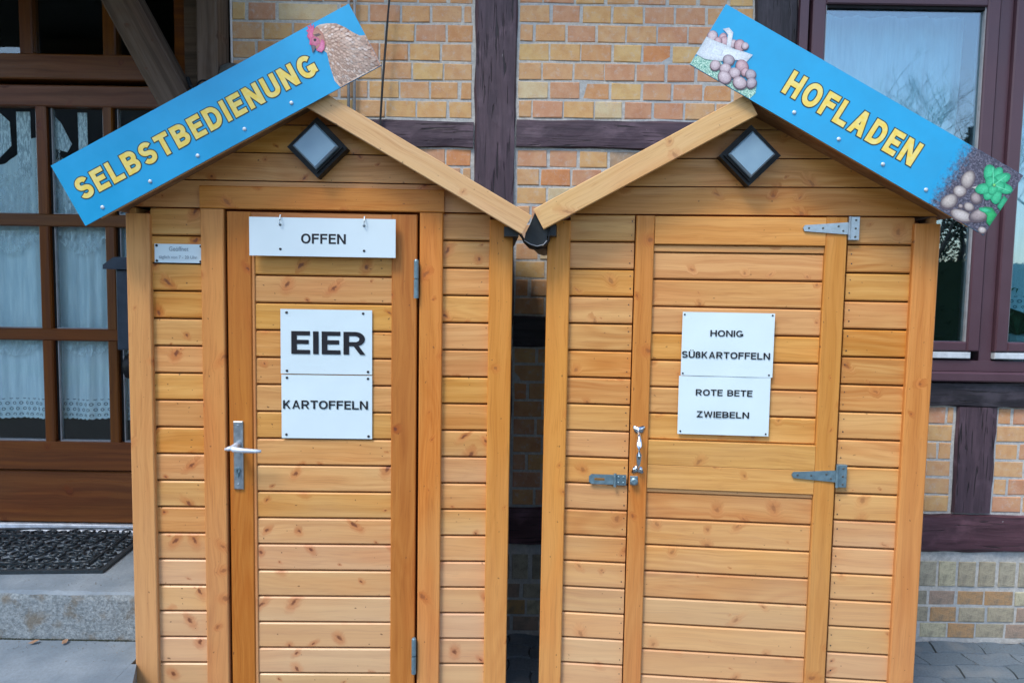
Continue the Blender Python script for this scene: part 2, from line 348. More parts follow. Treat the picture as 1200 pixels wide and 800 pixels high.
# printed pictures: vertex colour times fine grain
t = NT('printed picture', .4, .45); vc = t.n('VertexColor', layer_name='Col').outputs[0]; n1 = t.noise(t.obj(), 260, 4, .7).outputs[0]
t.col(t.mix(t.mr(n1, .4, .65, 0, .8), vc, t.mix(1.0, vc, (.74, .70, .72, 1), 'MULTIPLY'))); M['print'] = t.m
t = NT('printed plumage', .4, .45); o = t.obj(); wv = t.vadd(t.vmul(o, (85, 1, 150)), t.vmul(t.noise(o, 30, 3).outputs['Color'], (1.6, 0, 1.6)))
v = t.n('TexVoronoi', {'Vector': wv, 'Scale': 1.0}).outputs['Distance']; n1 = t.noise(o, 14, 3).outputs[0]
cc = t.mix(t.mr(v, .15, .8), S(206, 176, 152), S(140, 106, 88)); cc = t.mix(t.mr(n1, .42, .62, 0, .7), cc, S(222, 204, 188)); cc = t.mix(t.mr(n1, .5, .3, 0, .6), cc, S(166, 118, 96)); t.col(cc); M['plumage'] = t.m
t = NT('printed straw', .4, .45); o = t.obj(); n1 = t.noise(t.vmul(t.vadd(o, t.vmul(t.noise(o, 60, 2).outputs['Color'], (.03, 0, .03))), (180, 1, 420)), 1, 3, .7).outputs[0]
t.col(t.ramp(n1, [(.35, S(44, 110, 96)), (.47, S(110, 170, 150)), (.56, S(196, 226, 206)), (.68, S(230, 240, 232))])); M['straw'] = t.m
t = NT('printed soil', .4, .45); o = t.obj(); n1 = t.noise(o, 150, 5, .8).outputs[0]; sx = t.n('SeparateXYZ', {0: o}).outputs[0]
soil = t.ramp(n1, [(.35, S(34, 34, 48)), (.5, S(78, 76, 92)), (.62, S(126, 122, 136))])
n2 = t.noise(o, 55, 5, .85).outputs[0]
edge = t.mr(t.math('ADD', t.math('MULTIPLY', t.math('SUBTRACT', n2, .5), .14), sx), .800, .846)
t.col(t.mix(edge, (.010, .33, .61, 1), soil)); M['soil'] = t.m

def plank(L, H, T, ch=.004):                         # lies along local x, front face at y = 0, centred in x and z
    key = ('plank', round(L, 3), round(H, 3), round(T, 3), ch)
    if key not in cache:
        m_ = MB(); c = ch; pr = [(0, -H / 2 + c), (0, H / 2 - c), (c, H / 2), (T, H / 2), (T, -H / 2), (c, -H / 2)]
        v = [(-L / 2, y, z) for y, z in pr] + [(L / 2, y, z) for y, z in pr]
        m_.add(v, [(i, (i + 1) % 6, (i + 1) % 6 + 6, i + 6) for i in range(6)] + [(5, 4, 3, 2, 1, 0), (6, 7, 8, 9, 10, 11)])
        me = m_.mesh('plank'); 
        bm = bmesh.new(); bm.from_mesh(me); bmesh.ops.recalc_face_normals(bm, faces=bm.faces); bm.to_mesh(me); bm.free()
        cache[key] = me
    return cache[key]
cache = {}
def board(name, mat, parent, x0, x1, z0, z1, y, T=.018, ch=.004, jig=0.0):
    """a horizontal or (if taller than wide) vertical board"""
    vert = (z1 - z0) > (x1 - x0)
    L, H = (z1 - z0, x1 - x0) if vert else (x1 - x0, z1 - z0)
    key = ('b', round(L, 3), round(H, 3), round(T, 3), ch, mat.name)
    if key not in cache:
        me = plank(L, H, T, ch).copy(); me.materials.clear(); me.materials.append(mat); cache[key] = me
    return link(bpy.data.objects.new(name, cache[key]), parent, ((x0 + x1) / 2, y + random.uniform(-jig, jig), (z0 + z1) / 2),
                ((0, math.pi / 2, 0) if vert else (random.uniform(-jig, jig) * 2, random.uniform(-jig, jig) * .6, 0)))
def slope_board(name, mat, parent, p0, p1, H, y, T):
    L = math.hypot(p1[0] - p0[0], p1[1] - p0[1]); me = plank(L, H, T, .002).copy(); me.materials.clear(); me.materials.append(mat)
    return link(bpy.data.objects.new(name, me), parent, ((p0[0] + p1[0]) / 2, y, (p0[1] + p1[1]) / 2), (0, -math.atan2(p1[1] - p0[1], p1[0] - p0[0]), 0))

def text_raw(s_, res=4):
    c = bpy.data.curves.new('t', 'FONT'); c.body = s_; c.size = 1; c.resolution_u = res
    o_ = bpy.data.objects.new('t', c); C.objects.link(o_); dg = bpy.context.evaluated_depsgraph_get()
    me = bpy.data.meshes.new_from_object(o_.evaluated_get(dg)); bpy.data.objects.remove(o_); return me
def arc(cx, cy, rx, ry, a0, a1, n=18, p=2.0):
    out = []
    for i in range(n + 1):
        a = R(a0 + (a1 - a0) * i / n); c, q = math.cos(a), math.sin(a)
        out.append((cx + rx * math.copysign(abs(c) ** (2 / p), c), cy + ry * math.copysign(abs(q) ** (2 / p), q)))
    return out
def glyph(ch, t):
    """block capital as strokes in a box of height 1: ('r', x0, x1, y0, y1), ('d', x0, y0, x1, y1) slanted bar, ('p', path, closed)"""
    h = t / 2; V = lambda x, a=0, b=1: ('r', x - h, x + h, a, b); Hh = lambda y, a, b: ('r', a, b, y - h, y + h)
    if ch == ' ': return [], .34
    if ch == '-': return [Hh(.4, 0, .4)], .4
    if ch == 'I': return [V(h)], t
    if ch in 'EFL':
        w = .62; g = [V(h)]
        if ch != 'L': g += [Hh(1 - h, t, w), Hh(.53, t, w * .93)]
        if ch != 'F': g += [Hh(h, t, w)]
        return g, w
    if ch == 'T': return [V(.34, 0, 1 - t), Hh(1 - h, 0, .68)], .68
    if ch == 'H': return [V(h), V(.74 - h), Hh(.52, t, .74 - t)], .74
    if ch == 'N': return [V(h), V(.75 - h), ('d', h * 1.05, 1, .75 - h * 1.05, 0)], .75
    if ch == 'O': return [('p', arc(.41, .5, .41 - h, .5 - h, 0, 360, 40, 2.15)[:-1], True)], .82
    if ch in 'UÜ':
        w = .72; g = [('p', [(h, 1)] + arc(w / 2, .36, w / 2 - h, .36 - h, 180, 360, 22, 2.3) + [(w - h, 1)], False)]
        if ch == 'Ü': g += [('r', .16, .16 + .13, 1.08, 1.21), ('r', w - .29, w - .16, 1.08, 1.21)]
        return g, w
    if ch == 'D': return [V(h), ('p', [(t, 1 - h), (.30, 1 - h)] + arc(.30, .5, .74 - .30 - h, .5 - h, 86, -86, 24, 2.2) + [(.30, h), (t, h)], False)], .74
    if ch == 'G':
        w = .80; return [('p', arc(w / 2, .5, w / 2 - h, .5 - h, 42, 322, 34, 2.1), False), ('r', w - t * 1.0, w, .12, .5), ('r', w * .52, w - t, .5 - t, .5)], w
    if ch == 'S':
        w = .68; r_ = (1 - 2 * h) / 4; return [('p', arc(w / 2 - .005, .5 + r_, w / 2 - h - .01, r_, 22, 262, 22, 2.1) + arc(w / 2 + .005, .5 - r_, w / 2 - h, r_, 82, -160, 22, 2.1), False)], w
    if ch == 'B':
        w = .72; r_ = (1 - 2 * h) / 4
        return [V(h), ('p', [(t, 1 - h), (w * .5, 1 - h)] + arc(w * .5, .5 + r_, w * .45 - h, r_, 88, -88, 14) + [(w * .5, .5), (t, .5)], False),
                ('p', [(t, .5), (w * .54, .5)] + arc(w * .54, .5 - r_, w * .46 - h, r_, 88, -88, 14) + [(w * .54, h), (t, h)], False)], w
    if ch == 'R':
        w = .74; r_ = .255 - h * .35
        return [V(h), ('p', [(t, 1 - h), (w * .52, 1 - h)] + arc(w * .52, 1 - h - r_, w * .44 - h, r_, 88, -88, 14) + [(w * .52, 1 - h - 2 * r_), (t, 1 - h - 2 * r_)], False),
                ('d', w * .5, 1 - h - 2 * r_, w - h * 1.1, 0)], w
    if ch == 'A': return [('d', h * 1.1, 0, .39, 1), ('d', .78 - h * 1.1, 0, .39, 1), ('r', .2, .58, .22, .22 + t * .9)], .78
    if ch == 'K': return [V(h), ('d', h * 1.3, .34, .70 - h * 1.35, 1), ('d', .30, .56, .72 - h * 1.2, 0)], .72
    if ch == 'Z': return [Hh(1 - h, .02, .66), Hh(h, 0, .68), ('d', h * 1.3, t * .6, .66 - h * 1.3, 1 - t * .6)], .68
    if ch == 'W': return [('d', h, 1, .27, 0), ('d', .27, 0, .51, 1), ('d', .51, 1, .75, 0), ('d', .75, 0, 1.02 - h, 1)], 1.02
    if ch == 'ß':
        w = .58; return [('p', [(h, 0), (h, .70)] + arc(w * .46, .72, w * .46 - h, .28 - h, 178, -60, 16) + [(w * .48, .56)] + arc(w * .52, .28, w * .46 - h, .28 - h, 70, -120, 16), False)], w
    return [], .5
def ribbon(path, hw, ext, closed):
    P = [Vector((a, b, 0)) for a, b in path]; n = len(P)
    if not closed and ext:
        P[0] = P[0] + (P[0] - P[1]).normalized() * ext; P[-1] = P[-1] + (P[-1] - P[-2]).normalized() * ext
    Lf, Rt = [], []
    for i in range(n):
        a = (P[i] - P[i - 1]).normalized() if (i > 0 or closed) else (P[1] - P[0]).normalized()
        b = (P[(i + 1) % n] - P[i]).normalized() if (i < n - 1 or closed) else a
        tn = (a + b).normalized(); nrm = Vector((-tn.y, tn.x, 0)); k = min(1.6, 1 / max(.4, nrm.dot(Vector((-a.y, a.x, 0)))))
        Lf.append(P[i] + nrm * hw * k); Rt.append(P[i] - nrm * hw * k)
    return Lf, Rt
def strokes_mesh(s_, w, h, t, o=0.0, gap=.13, name='lettering'):
    """lettering in the xz plane; o widens every stroke (for an outline); strokes lie a hair apart in depth"""
    pen = 0; m_ = MB(); k = 0; items = []
    for ch in s_:
        g, gw = glyph(ch, t)
        for st_ in g: items.append((pen, st_))
        pen += gw + gap
    W_ = pen - gap; sx_, sz_ = w / W_, h; ox = o / sx_; oz = o / sz_
    X = lambda x: x * sx_
    for pen, st_ in items:
        y = -.000018 * (k % 6); k += 1
        if st_[0] == 'r':
            _, a, b, c, d = st_; m_.add([(X(pen + a) - o, y, c * sz_ - o), (X(pen + b) + o, y, c * sz_ - o), (X(pen + b) + o, y, d * sz_ + o), (X(pen + a) - o, y, d * sz_ + o)], [(0, 1, 2, 3)])
        elif st_[0] == 'd':
            _, a, c, b, d = st_
            if c > d: a, b, c, d = b, a, d, c
            dx = (b - a) * sx_; dz = (d - c) * sz_; L = math.hypot(dx, dz); hw = (t / 2 * min(sx_, sz_) * 1.0 + o) * L / abs(dz); e = o * dx / dz
            xa, xb = X(pen + a) - e, X(pen + b) + e
            m_.add([(xa - hw, y, c * sz_ - o), (xa + hw, y, c * sz_ - o), (xb + hw, y, d * sz_ + o), (xb - hw, y, d * sz_ + o)], [(0, 1, 2, 3)])
        else:
            _, path, cl = st_; hw = t / 2 * (sx_ + sz_) / 2 + o
            # horizontal parts keep the vertical stroke weight, vertical parts the horizontal one
            path = [(X(pen + a), b * sz_) for a, b in path]; Lf, Rt = ribbon(path, 1, 0, cl); n = len(path)
            P0 = [Vector((a, b, 0)) for a, b in path]
            if not cl and o:
                P0[0] += (P0[0] - P0[1]).normalized() * o; P0[-1] += (P0[-1] - P0[-2]).normalized() * o
            v = []
            for i in range(n):
                dl = (Lf[i] - Vector((*path[i], 0))); q = Vector((dl.x * (t / 2 * sx_ + o), dl.y * (t / 2 * sz_ + o), 0))
                v.append(P0[i] + q); v.append(P0[i] - q)
            v = [(p.x, y, p.y) for p in v]
            m_.add(v, [(2 * i, 2 * i + 1, (2 * i + 3) % (2 * n), (2 * i + 2) % (2 * n)) for i in range(n if cl else n - 1)])
    me = m_.mesh(name); bm = bmesh.new(); bm.from_mesh(me)
    for fc in bm.faces:
        fc.normal_update()
        if fc.normal.y > 0: fc.normal_flip()
    bm.to_mesh(me); bm.free(); return me
def text_mesh(s_, w, h, t=0.0):
    if t: return strokes_mesh(s_, w, h, t - (.012 if h < .06 else 0), 0, .10)
    a = text_raw(s_); xs = [v.co.x for v in a.vertices]; ys = [v.co.y for v in a.vertices]
    for v in a.vertices: v.co = Vector(((v.co.x - min(xs)) * w / (max(xs) - min(xs)), 0, (v.co.y - min(ys)) * h / (max(ys) - min(ys))))
    a.materials.clear(); return a

# =================================================================== SETTING: ground
g = MB(); g.box(-70, 70, -70, 60, -.5, -.03); ground = g.build('ground', M['ground']); ground['kind'] = 'structure'
def warp(x, y): return (x + .010 * math.sin(2 * math.pi * y / .2 + x * 3), y + .008 * math.sin(2 * math.pi * x / .2) + .004 * math.sin(x * 40))
def paver(mb, x, y, w, d, z):
    gp = .003; pts = []
    n = 5
    for i in range(n): pts.append((x + gp + (w - 2 * gp) * i / n, y + gp))
    for i in range(4): pts.append((x + w - gp, y + gp + (d - 2 * gp) * i / 4))
    for i in range(n): pts.append((x + w - gp - (w - 2 * gp) * i / n, y + d - gp))
    for i in range(4): pts.append((x + gp, y + d - gp - (d - 2 * gp) * i / 4))
    k = len(pts); W_ = [warp(*p) for p in pts]; cx = sum(p[0] for p in W_) / k; cy = sum(p[1] for p in W_) / k
    tp = [(cx + (a - cx) * .988, cy + (b - cy) * .975, z) for a, b in W_]; lo = [(a, b, z - .005) for a, b in W_]; bt = [(a, b, -.035) for a, b in W_]
    mb.add(tp + lo + bt, [tuple(range(k))] + [(i + k, (i + 1) % k + k, (i + 1) % k, i) for i in range(k)] + [(i + 2 * k, (i + 1) % k + 2 * k, (i + 1) % k + k, i + k) for i in range(k)])
rest = MB(); nrow = 0
for j in range(31):
    y = -.01 + j * .1
    for i in range(34):
        x = -3.2 + i * .2 + (.1 if j % 2 else 0)
        if y + .1 > 3.095: continue
        z = random.uniform(-.0025, .002)
        if 1.25 < x < 2.75 and 2.35 < y:
            mb = MB(); paver(mb, x, y, .2, .1, z); mb.build('paving_stone', M['paving'], ground)
        else: paver(rest, x, y, .2, .1, z)
js = MB(); js.box(-3.2, 3.7, -.02, 3.10, -.03, -.0085); js.build('joint_sand', M['sand'], ground)
o = rest.build('paving', M['paving'], ground); o['kind'] = 'stuff'

# =================================================================== HOUSE
house = thing('timber_framed_house', 'half-timbered brick house behind the two wooden kiosks', 'house')
wl = MB()
YW = 3.1018
wl.box(-1.165, 1.136, YW, YW + .22, -.02, 3.6)
wl.box(1.136, 3.6, YW, YW + .22, -.02, 1.129); wl.box(1.136, 3.6, YW, YW + .22, 2.86, 3.6); wl.box(2.95, 3.6, YW, YW + .22, 1.129, 2.86)
wl.box(-4.2, -2.65, YW, YW + .22, -.02, 3.6); wl.box(-2.65, -1.165, YW, YW + .22, 2.75, 3.6)
wl.box(-2.65, -1.165, YW, YW + .22, -.02, .385)
wl.box(-1.165, 3.6, 3.0952, 3.103, -.02, .396)
wl.build('mortar_wall', M['mortar'], house)
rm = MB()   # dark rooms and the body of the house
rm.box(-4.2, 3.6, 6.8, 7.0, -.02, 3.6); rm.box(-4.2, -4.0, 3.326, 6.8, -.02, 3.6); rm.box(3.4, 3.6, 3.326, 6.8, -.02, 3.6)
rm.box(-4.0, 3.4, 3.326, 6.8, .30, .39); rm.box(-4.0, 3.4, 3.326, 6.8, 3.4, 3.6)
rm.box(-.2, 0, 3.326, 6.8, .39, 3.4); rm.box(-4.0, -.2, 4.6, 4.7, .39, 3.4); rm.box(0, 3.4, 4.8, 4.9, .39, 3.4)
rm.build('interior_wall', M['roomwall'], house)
rf = MB(); rf.prism([(2.5, 3.6), (7.2, 3.6), (4.85, 6.0)], -4.5, 3.9)
v = [(y, x, z) for x, y, z in rf.v]; rf.v = v
rf.build('roof', M['felt'], house)

def timber(name, mat, p0, p1, w, depth, y0, jit=.007):
    """squared old beam between two points of the wall plane, with slightly wandering edges"""
    L = math.hypot(p1[0] - p0[0], p1[1] - p0[1]); n = max(6, int(L / .05)); sd = random.random() * 50; m_ = MB(); v = []
    pr = [(-.5, 1), (-.5, 0.08), (-.46, 0), (-.15, -.02), (.2, -.01), (.46, 0), (.5, .08), (.5, 1)]
    for i in range(n + 1):
        x = -L / 2 + L * i / n
        for k, (a, b) in enumerate(pr):
            q = noise.noise(Vector((x * 6 + sd, k * 1.7, 0))) * jit + noise.noise(Vector((x * 25 + sd, k * 2.7, 5))) * jit * .4
            v.append((x, b * depth + (q * .6 if k not in (0, 7) else 0), a * w + (q if abs(a) > .4 else 0)))
    fs = [(i * 8 + k, i * 8 + (k + 1) % 8, (i + 1) * 8 + (k + 1) % 8, (i + 1) * 8 + k) for i in range(n) for k in range(8)]
    m_.add(v, fs + [tuple(range(7, -1, -1)), tuple(range(n * 8, n * 8 + 8))])
    return m_.build(name, mat, house, ((p0[0] + p1[0]) / 2, y0, (p0[1] + p1[1]) / 2), (0, -math.atan2(p1[1] - p0[1], p1[0] - p0[0]), 0))
YT = 3.086
timber('timber_post', M['timber'], (-.084, .56), (-.084, 3.2), .168, .14, YT)
timber('timber_post', M['timber_black'], (1.046, 1.13), (1.046, 3.2), .172, .14, YT)
timber('timber_post', M['timber'], (1.962, .565), (1.962, 1.018), .166, .12, YT)
timber('timber_beam', M['timber'], (-1.16, 2.112), (-.172, 2.106), .108, .13, YT + .003)
timber('timber_beam', M['timber'], (.004, 2.116), (.958, 2.116), .112, .13, YT + .003)
timber('timber_beam', M['timber_black'], (.004, 1.304), (.958, 1.304), .13, .13, YT + .003)
timber('timber_beam', M['timber_black'], (-1.16, 1.304), (-.172, 1.304), .13, .13, YT + .003)
timber('timber_beam', M['timber_black'], (1.0, 1.072), (3.3, 1.072), .104, .14, YT - .004)
timber('timber_beam', M['timber_red'], (-1.16, .478), (3.3, .478), .158, .17, YT - .012, .010)

bcache = {}
def brick_mesh(w, h, mat, k, d=.03):
    key = (round(w, 2), round(h, 3), mat.name, k)
    if key not in bcache:
        m_ = MB(); rs = random.Random(hash((key[0], key[1], k)) & 0xffff); j = lambda: rs.uniform(-.0022, .0022)
        w_, h_ = key[0], key[1]; c = .0022
        fr = [(-w_ / 2 + c, -h_ / 2 + c), (w_ / 2 - c, -h_ / 2 + c), (w_ / 2 - c, h_ / 2 - c), (-w_ / 2 + c, h_ / 2 - c)]
        mi = [(-w_ / 2, -h_ / 2), (w_ / 2, -h_ / 2), (w_ / 2, h_ / 2), (-w_ / 2, h_ / 2)]
        v = [(x + j(), j() * .4, z + j()) for x, z in fr]; q = [(x + j(), c, z + j()) for x, z in mi]; v += q + [(x, d, z) for x, _, z in q]
        m_.add(v, [(0, 1, 2, 3)] + [(4 + i, 4 + (i + 1) % 4, (i + 1) % 4, i) for i in range(4)] + [(8 + i, 8 + (i + 1) % 4, 4 + (i + 1) % 4, 4 + i) for i in range(4)])
        bcache[key] = m_.mesh('brick', [mat])
    return bcache[key]
stuffb = MB(); nb = [0]
def hidden(x, z):
    if x < -1.60 or x > 2.35 or z > 2.70: return not (-1.2 < x < 2.45 and z < 2.8)
    if -1.45 < x < -.02 and z < 2.24 - .57 * abs(x + .79) - .09: return True
    if .17 < x < 1.70 and z < 2.24 - .55 * abs(x - .93) - .09: return True
    if .0 < x <= .17 and z < 1.0: return True
    return False
def put_brick(x, z, w, h, mat, y0=3.099, mi=0):
    if hidden(x, z) or nb[0] > 280:
        stuffb.cbox(x - w / 2, x + w / 2, y0, y0 + .03, z - h / 2, z + h / 2, .003, mi)
    else:
        nb[0] += 1
        link(bpy.data.objects.new('brick', brick_mesh(w, h, mat, random.randrange(4))), house,
             (x, y0 + random.uniform(-.0015, .002), z), (random.uniform(-.01, .01), random.uniform(-.006, .006), random.uniform(-.01, .01)))
def panel(x0, x1, z0, z1, ph=0.0, mat=None, pitch=.0757, mi=0, y0=3.099):
    r_ = 0
    z = z0 + .006
    while z < z1 - .02:
        h = min(pitch - .0105, z1 - .004 - z)
        x = x0 + .006; k = 0
        first = [.117, .052, .117, .088][(r_ + int(ph * 4)) % 4]
        while x < x1 - .012:
            w = first if k == 0 else random.choice([.113, .115, .112, .116, .109])
            if random.random() < .012: w = .236
            w = min(w, x1 - .008 - x)
            if x1 - .008 - (x + w) < .03: w = x1 - .008 - x
            put_brick(x + w / 2, z + h / 2, w, h, mat or M['brick'], y0, mi); x += w + random.uniform(.009, .0135); k += 1
        z += pitch; r_ += 1
panel(-1.16, -.174, 2.168, 2.86, .0)
panel(.006, .958, 2.176, 2.86, .25)
panel(-1.16, -.174, 1.37, 2.056, .5)
panel(.006, .958, 1.372, 2.056, .0)
panel(.006, .958, .56, 1.236, .75); panel(-1.16, -.174, .56, 1.236, .75)
panel(1.0, 1.874, .562, 1.016, .5); panel(2.05, 3.2, .562, 1.016, .0)
panel(-1.16, 3.4, .010, .226, .25, M['fbrick'], .0725, 1, 3.092)
x = -1.15
while x < 3.3:
    put_brick(x + .035, .298, .068, .108, M['fbrick'], 3.090, 1); x += .082 + random.uniform(-.003, .006)
o = stuffb.build('brickwork', [M['brick'], M['fbrick']], house); o['kind'] = 'stuff'

# ---- window at the right
win = MB()
win.box(1.136, 1.170, 3.075, 3.20, 1.2, 2.80); win.box(1.172, 2.93, 3.085, 3.20, 2.735, 2.80)
win.box(1.136, 2.95, 3.083, 3.2, 1.170, 1.214); win.box(1.950, 2.0, 3.090, 3.2, 1.214, 2.735); win.box(2.9, 2.95, 3.083, 3.2, 1.214, 2.8)
win = win.build('window', M['upvc'], house)
sb = MB(); sb.cbox(1.10, 3.0, 3.055, 3.2, 1.128, 1.168, .006); sb.build('sill', M['upvc'], win)
def sash(x0, x1, z0, z1, s=.052):
    m_ = MB(); y0, y1 = 3.068, 3.14
    m_.cbox(x0, x0 + s, y0, y1, z0, z1, .005); m_.cbox(x1 - s, x1, y0, y1, z0, z1, .005)
    m_.cbox(x0 + s, x1 - s, y0 + .001, y1, z1 - s * 1.15, z1, .005); m_.cbox(x0 + s, x1 - s, y0 + .001, y1, z0, z0 + s * .75, .005)
    m_.build('sash', M['upvc'], win)
    k = MB(); a, b, c, d = x0 + s, x1 - s, z0 + s * .75, z1 - s * 1.15
    for q in ((a, a + .006, c, d), (b - .006, b, c, d)): k.box(q[0], q[1], y0 + .012, y0 + .04, q[2], q[3])
    k.build('glazing_bead', M['conduit'], win)
    k = MB(); k.box(a + .006, b - .006, y0 + .012, y0 + .04, d - .012, d); k.build('gasket', M['shadowgap'], win)
    p = MB(); p.box(a + .006, b - .006, y0 + .026, y0 + .030, c, d - .012); p.build('pane', M['glass2'], win)
sash(1.186, 1.938, 1.254, 2.70); sash(2.003, 2.88, 1.254, 2.70)
for a, b in ((1.2, 1.906), (2.006, 2.86)):
    k = MB(); k.cbox(a, b, 3.072, 3.12, 1.223, 1.250, .003); k.build('weather_strip', M['weather'], win)

# ---- glazed brown door at the left, plane Y = 3.2
dr = MB(); YD = 3.20
dr.cbox(-2.60, -2.33, YD - .01, YD + .05, .42, 2.30, .004); dr.cbox(-1.43, -1.36, YD - .02, YD + .06, .40, 2.75, .004)
door = dr.build('house_door', M['brown'], house)
def db(name, x0, x1, z0, z1, y=YD, T=.05, mat='brown'): return board(name, M[mat], door, x0, x1, z0, z1, y, T, .005)
db('rail', -2.33, -1.432, 2.216, 2.305, YD - .004); db('rail', -2.33, -1.432, 1.715, 1.767, YD - .001); db('rail', -2.33, -1.432, 1.225, 1.277, YD - .001)
db('rail', -2.33, -1.432, .657, .783, YD - .006); db('panel', -2.33, -1.432, .420, .650, YD + .008)
for x0 in (-2.035, -1.751, -1.470):
    for z0, z1 in ((1.767, 2.216), (1.277, 1.715), (.783, 1.225)): db('mullion', x0, x0 + (.044 if x0 > -2 else .046), z0, z1, YD + .002)
db('transom', -2.6, -1.432, 2.322, 2.425, YD - .03, .09)
db('transom', -2.6, -1.432, 2.70, 2.75, YD - .03, .09)
for x0 in (-2.09, -1.74): db('mullion', x0, x0 + .055, 2.425, 2.70, YD + .0)
for x0, x1 in ((-2.33, -2.035), (-1.989, -1.751), (-1.707, -1.470), (-1.426, -1.432)):
    if x1 < x0: continue
    for z0, z1 in ((1.767, 2.216), (1.277, 1.715), (.783, 1.225)):
        p = MB(); p.box(x0 + .016, x1 - .002, YD + .030, YD + .034, z0 + .002, z1 - .002); p.build('pane', M['glass'], door)
        p = MB(); p.box(x0 + .001, x0 + .012, YD + .022, YD + .04, z0 + .001, z1 - .001, 0); p.box(x0 + .012, x0 + .016, YD + .020, YD + .04, z0 + .001, z1 - .001, 1)
        p.box(x0 + .016, x1 - .002, YD + .012, YD + .035, z0 - .002, z0 + .004, 1)
        p.build('glazing_spacer', [M['shadowgap'], M['conduit']], door)
for x0, x1 in ((-2.6, -2.09), (-2.035, -1.74), (-1.685, -1.43)):
    p = MB(); p.box(x0, x1, YD + .030, YD + .034, 2.425, 2.70); p.build('pane', M['glass'], door)
th = MB(); th.cbox(-2.65, -1.20, YD - .045, YD + .06, .382, .402, .003); th.cbox(-2.65, -1.36, YD - .012, YD + .01, .402, .417, .003)
th.build('threshold', M['alu'], door)
rv = MB(); rv.box(-1.36, -1.255, 3.12, 3.3, .385, 2.75); rv.build('door_reveal', M['oldwood'], house)

# curtains behind the door glass
def cloth(x0, x1, z0, z1, y, amp=.012, fr=38, nx=36, nz=24, top=None, scal=0, mat='curtain', seed=0):
    m_ = MB(); v = []
    for j in range(nz + 1):
        for i in range(nx + 1):
            u_, w_ = i / nx, j / nz; x = x0 + (x1 - x0) * u_
            zt = z1 if top is None else top(u_)
            z = z0 + (zt - z0) * w_ + (scal * abs(math.sin(x * math.pi / .022)) if j == 0 else 0)
            yy = y + amp * math.sin(x * fr + seed + .8 * math.sin(w_ * 2.2 + seed)) + amp * .9 * noise.noise(Vector((x * 14, w_ * 2, seed))) + amp * .35 * math.sin(x * fr * 3.3 + math.sin(w_ * 3 + seed))
            v.append((x, yy, z - z0))
    m_.add(v, [(j * (nx + 1) + i, j * (nx + 1) + i + 1, (j + 1) * (nx + 1) + i + 1, (j + 1) * (nx + 1) + i) for j in range(nz) for i in range(nx)])
    return m_.mesh('cloth', [M[mat]], True), z0
cols = [(-2.36, -2.035, 'leftmost net curtain behind the brown glazed house door, cut by the picture edge'),
        (-2.005, -1.745, 'net curtain with eyelet hem behind the second pane column of the brown house door'),
        (-1.72, -1.40, 'sliver of net curtain behind the door glass beside the left kiosk')]
for i, (x0, x1, lb) in enumerate(cols):
    top = (lambda u_: 2.02 - .10 * math.sin(u_ * 2.6) + .05 * u_) if i else (lambda u_: 2.04 - .06 * math.sin(u_ * 5))
    me, z0 = cloth(x0, x1, .875, 2.0, YD + .075, .012, 34 + 5 * i, top=top, scal=-.006, seed=i * 2.3, nx=60)
    cu = tag(link(bpy.data.objects.new('net_curtain', me), None, (0, 0, z0)), lb, 'curtain', 'net curtains behind the house door')
    for zt in (1.700, 1.222):                          # glossy gathered swags at the head of each pane row
        m_ = MB(); cx = (x0 + x1) / 2; wd = (x1 - x0) * .46; nx = 40; v = []
        for j in range(7):
            for q in range(nx + 1):
                u_ = q / nx * 2 - 1; dep = (.055 + .035 * (zt > 1.5)) * (1 - u_ * u_) + .012
                v.append((cx + wd * u_, YD + .052 + .006 * math.sin(u_ * 26 + j), zt - .004 - dep * j / 6 - z0))
        m_.add(v, [(j * (nx + 1) + q, j * (nx + 1) + q + 1, (j + 1) * (nx + 1) + q + 1, (j + 1) * (nx + 1) + q) for j in range(6) for q in range(nx)])
        m_.build('swag', M['sheer'], cu, smooth=True)
    if i < 2:                                          # hanging ties and folded corners in the top row
        m_ = MB(); xa = x0 + (.0 if i == 0 else .14); hw = .030 if i == 0 else .020
        if i == 1: m_.box(xa - hw, xa + hw, YD + .058, YD + .060, 1.95 - z0, 2.205 - z0)
        else: m_.box(x1 - .115, x1 - .055, YD + .058, YD + .060, 1.93 - z0, 2.205 - z0)
        if i == 1: m_.prism([(x0 + .01, 2.20 - z0), (x0 + .02, 2.05 - z0), (x0 + .075, 2.035 - z0), (x0 + .095, 2.07 - z0), (x0 + .05, 2.16 - z0)], YD + .05, YD + .053)
        else: m_.prism([(x0, 2.21 - z0), (x0 + .12, 1.99 - z0), (x0 + .19, 2.06 - z0), (x0 + .185, 2.16 - z0), (x0 + .13, 2.21 - z0)], YD + .05, YD + .053)
        m_.build('tie', M['lace'], cu)
        me2, _ = cloth(x0 + .01, x1 - .01, 1.77, 2.06, YD + .056, .008, 60, top=(lambda u_: 2.10 - .16 * math.sin(u_ * 3.0)), mat='sheer', seed=i)
        link(bpy.data.objects.new('lace_trim', me2), cu, (0, 0, 1.77 - z0))

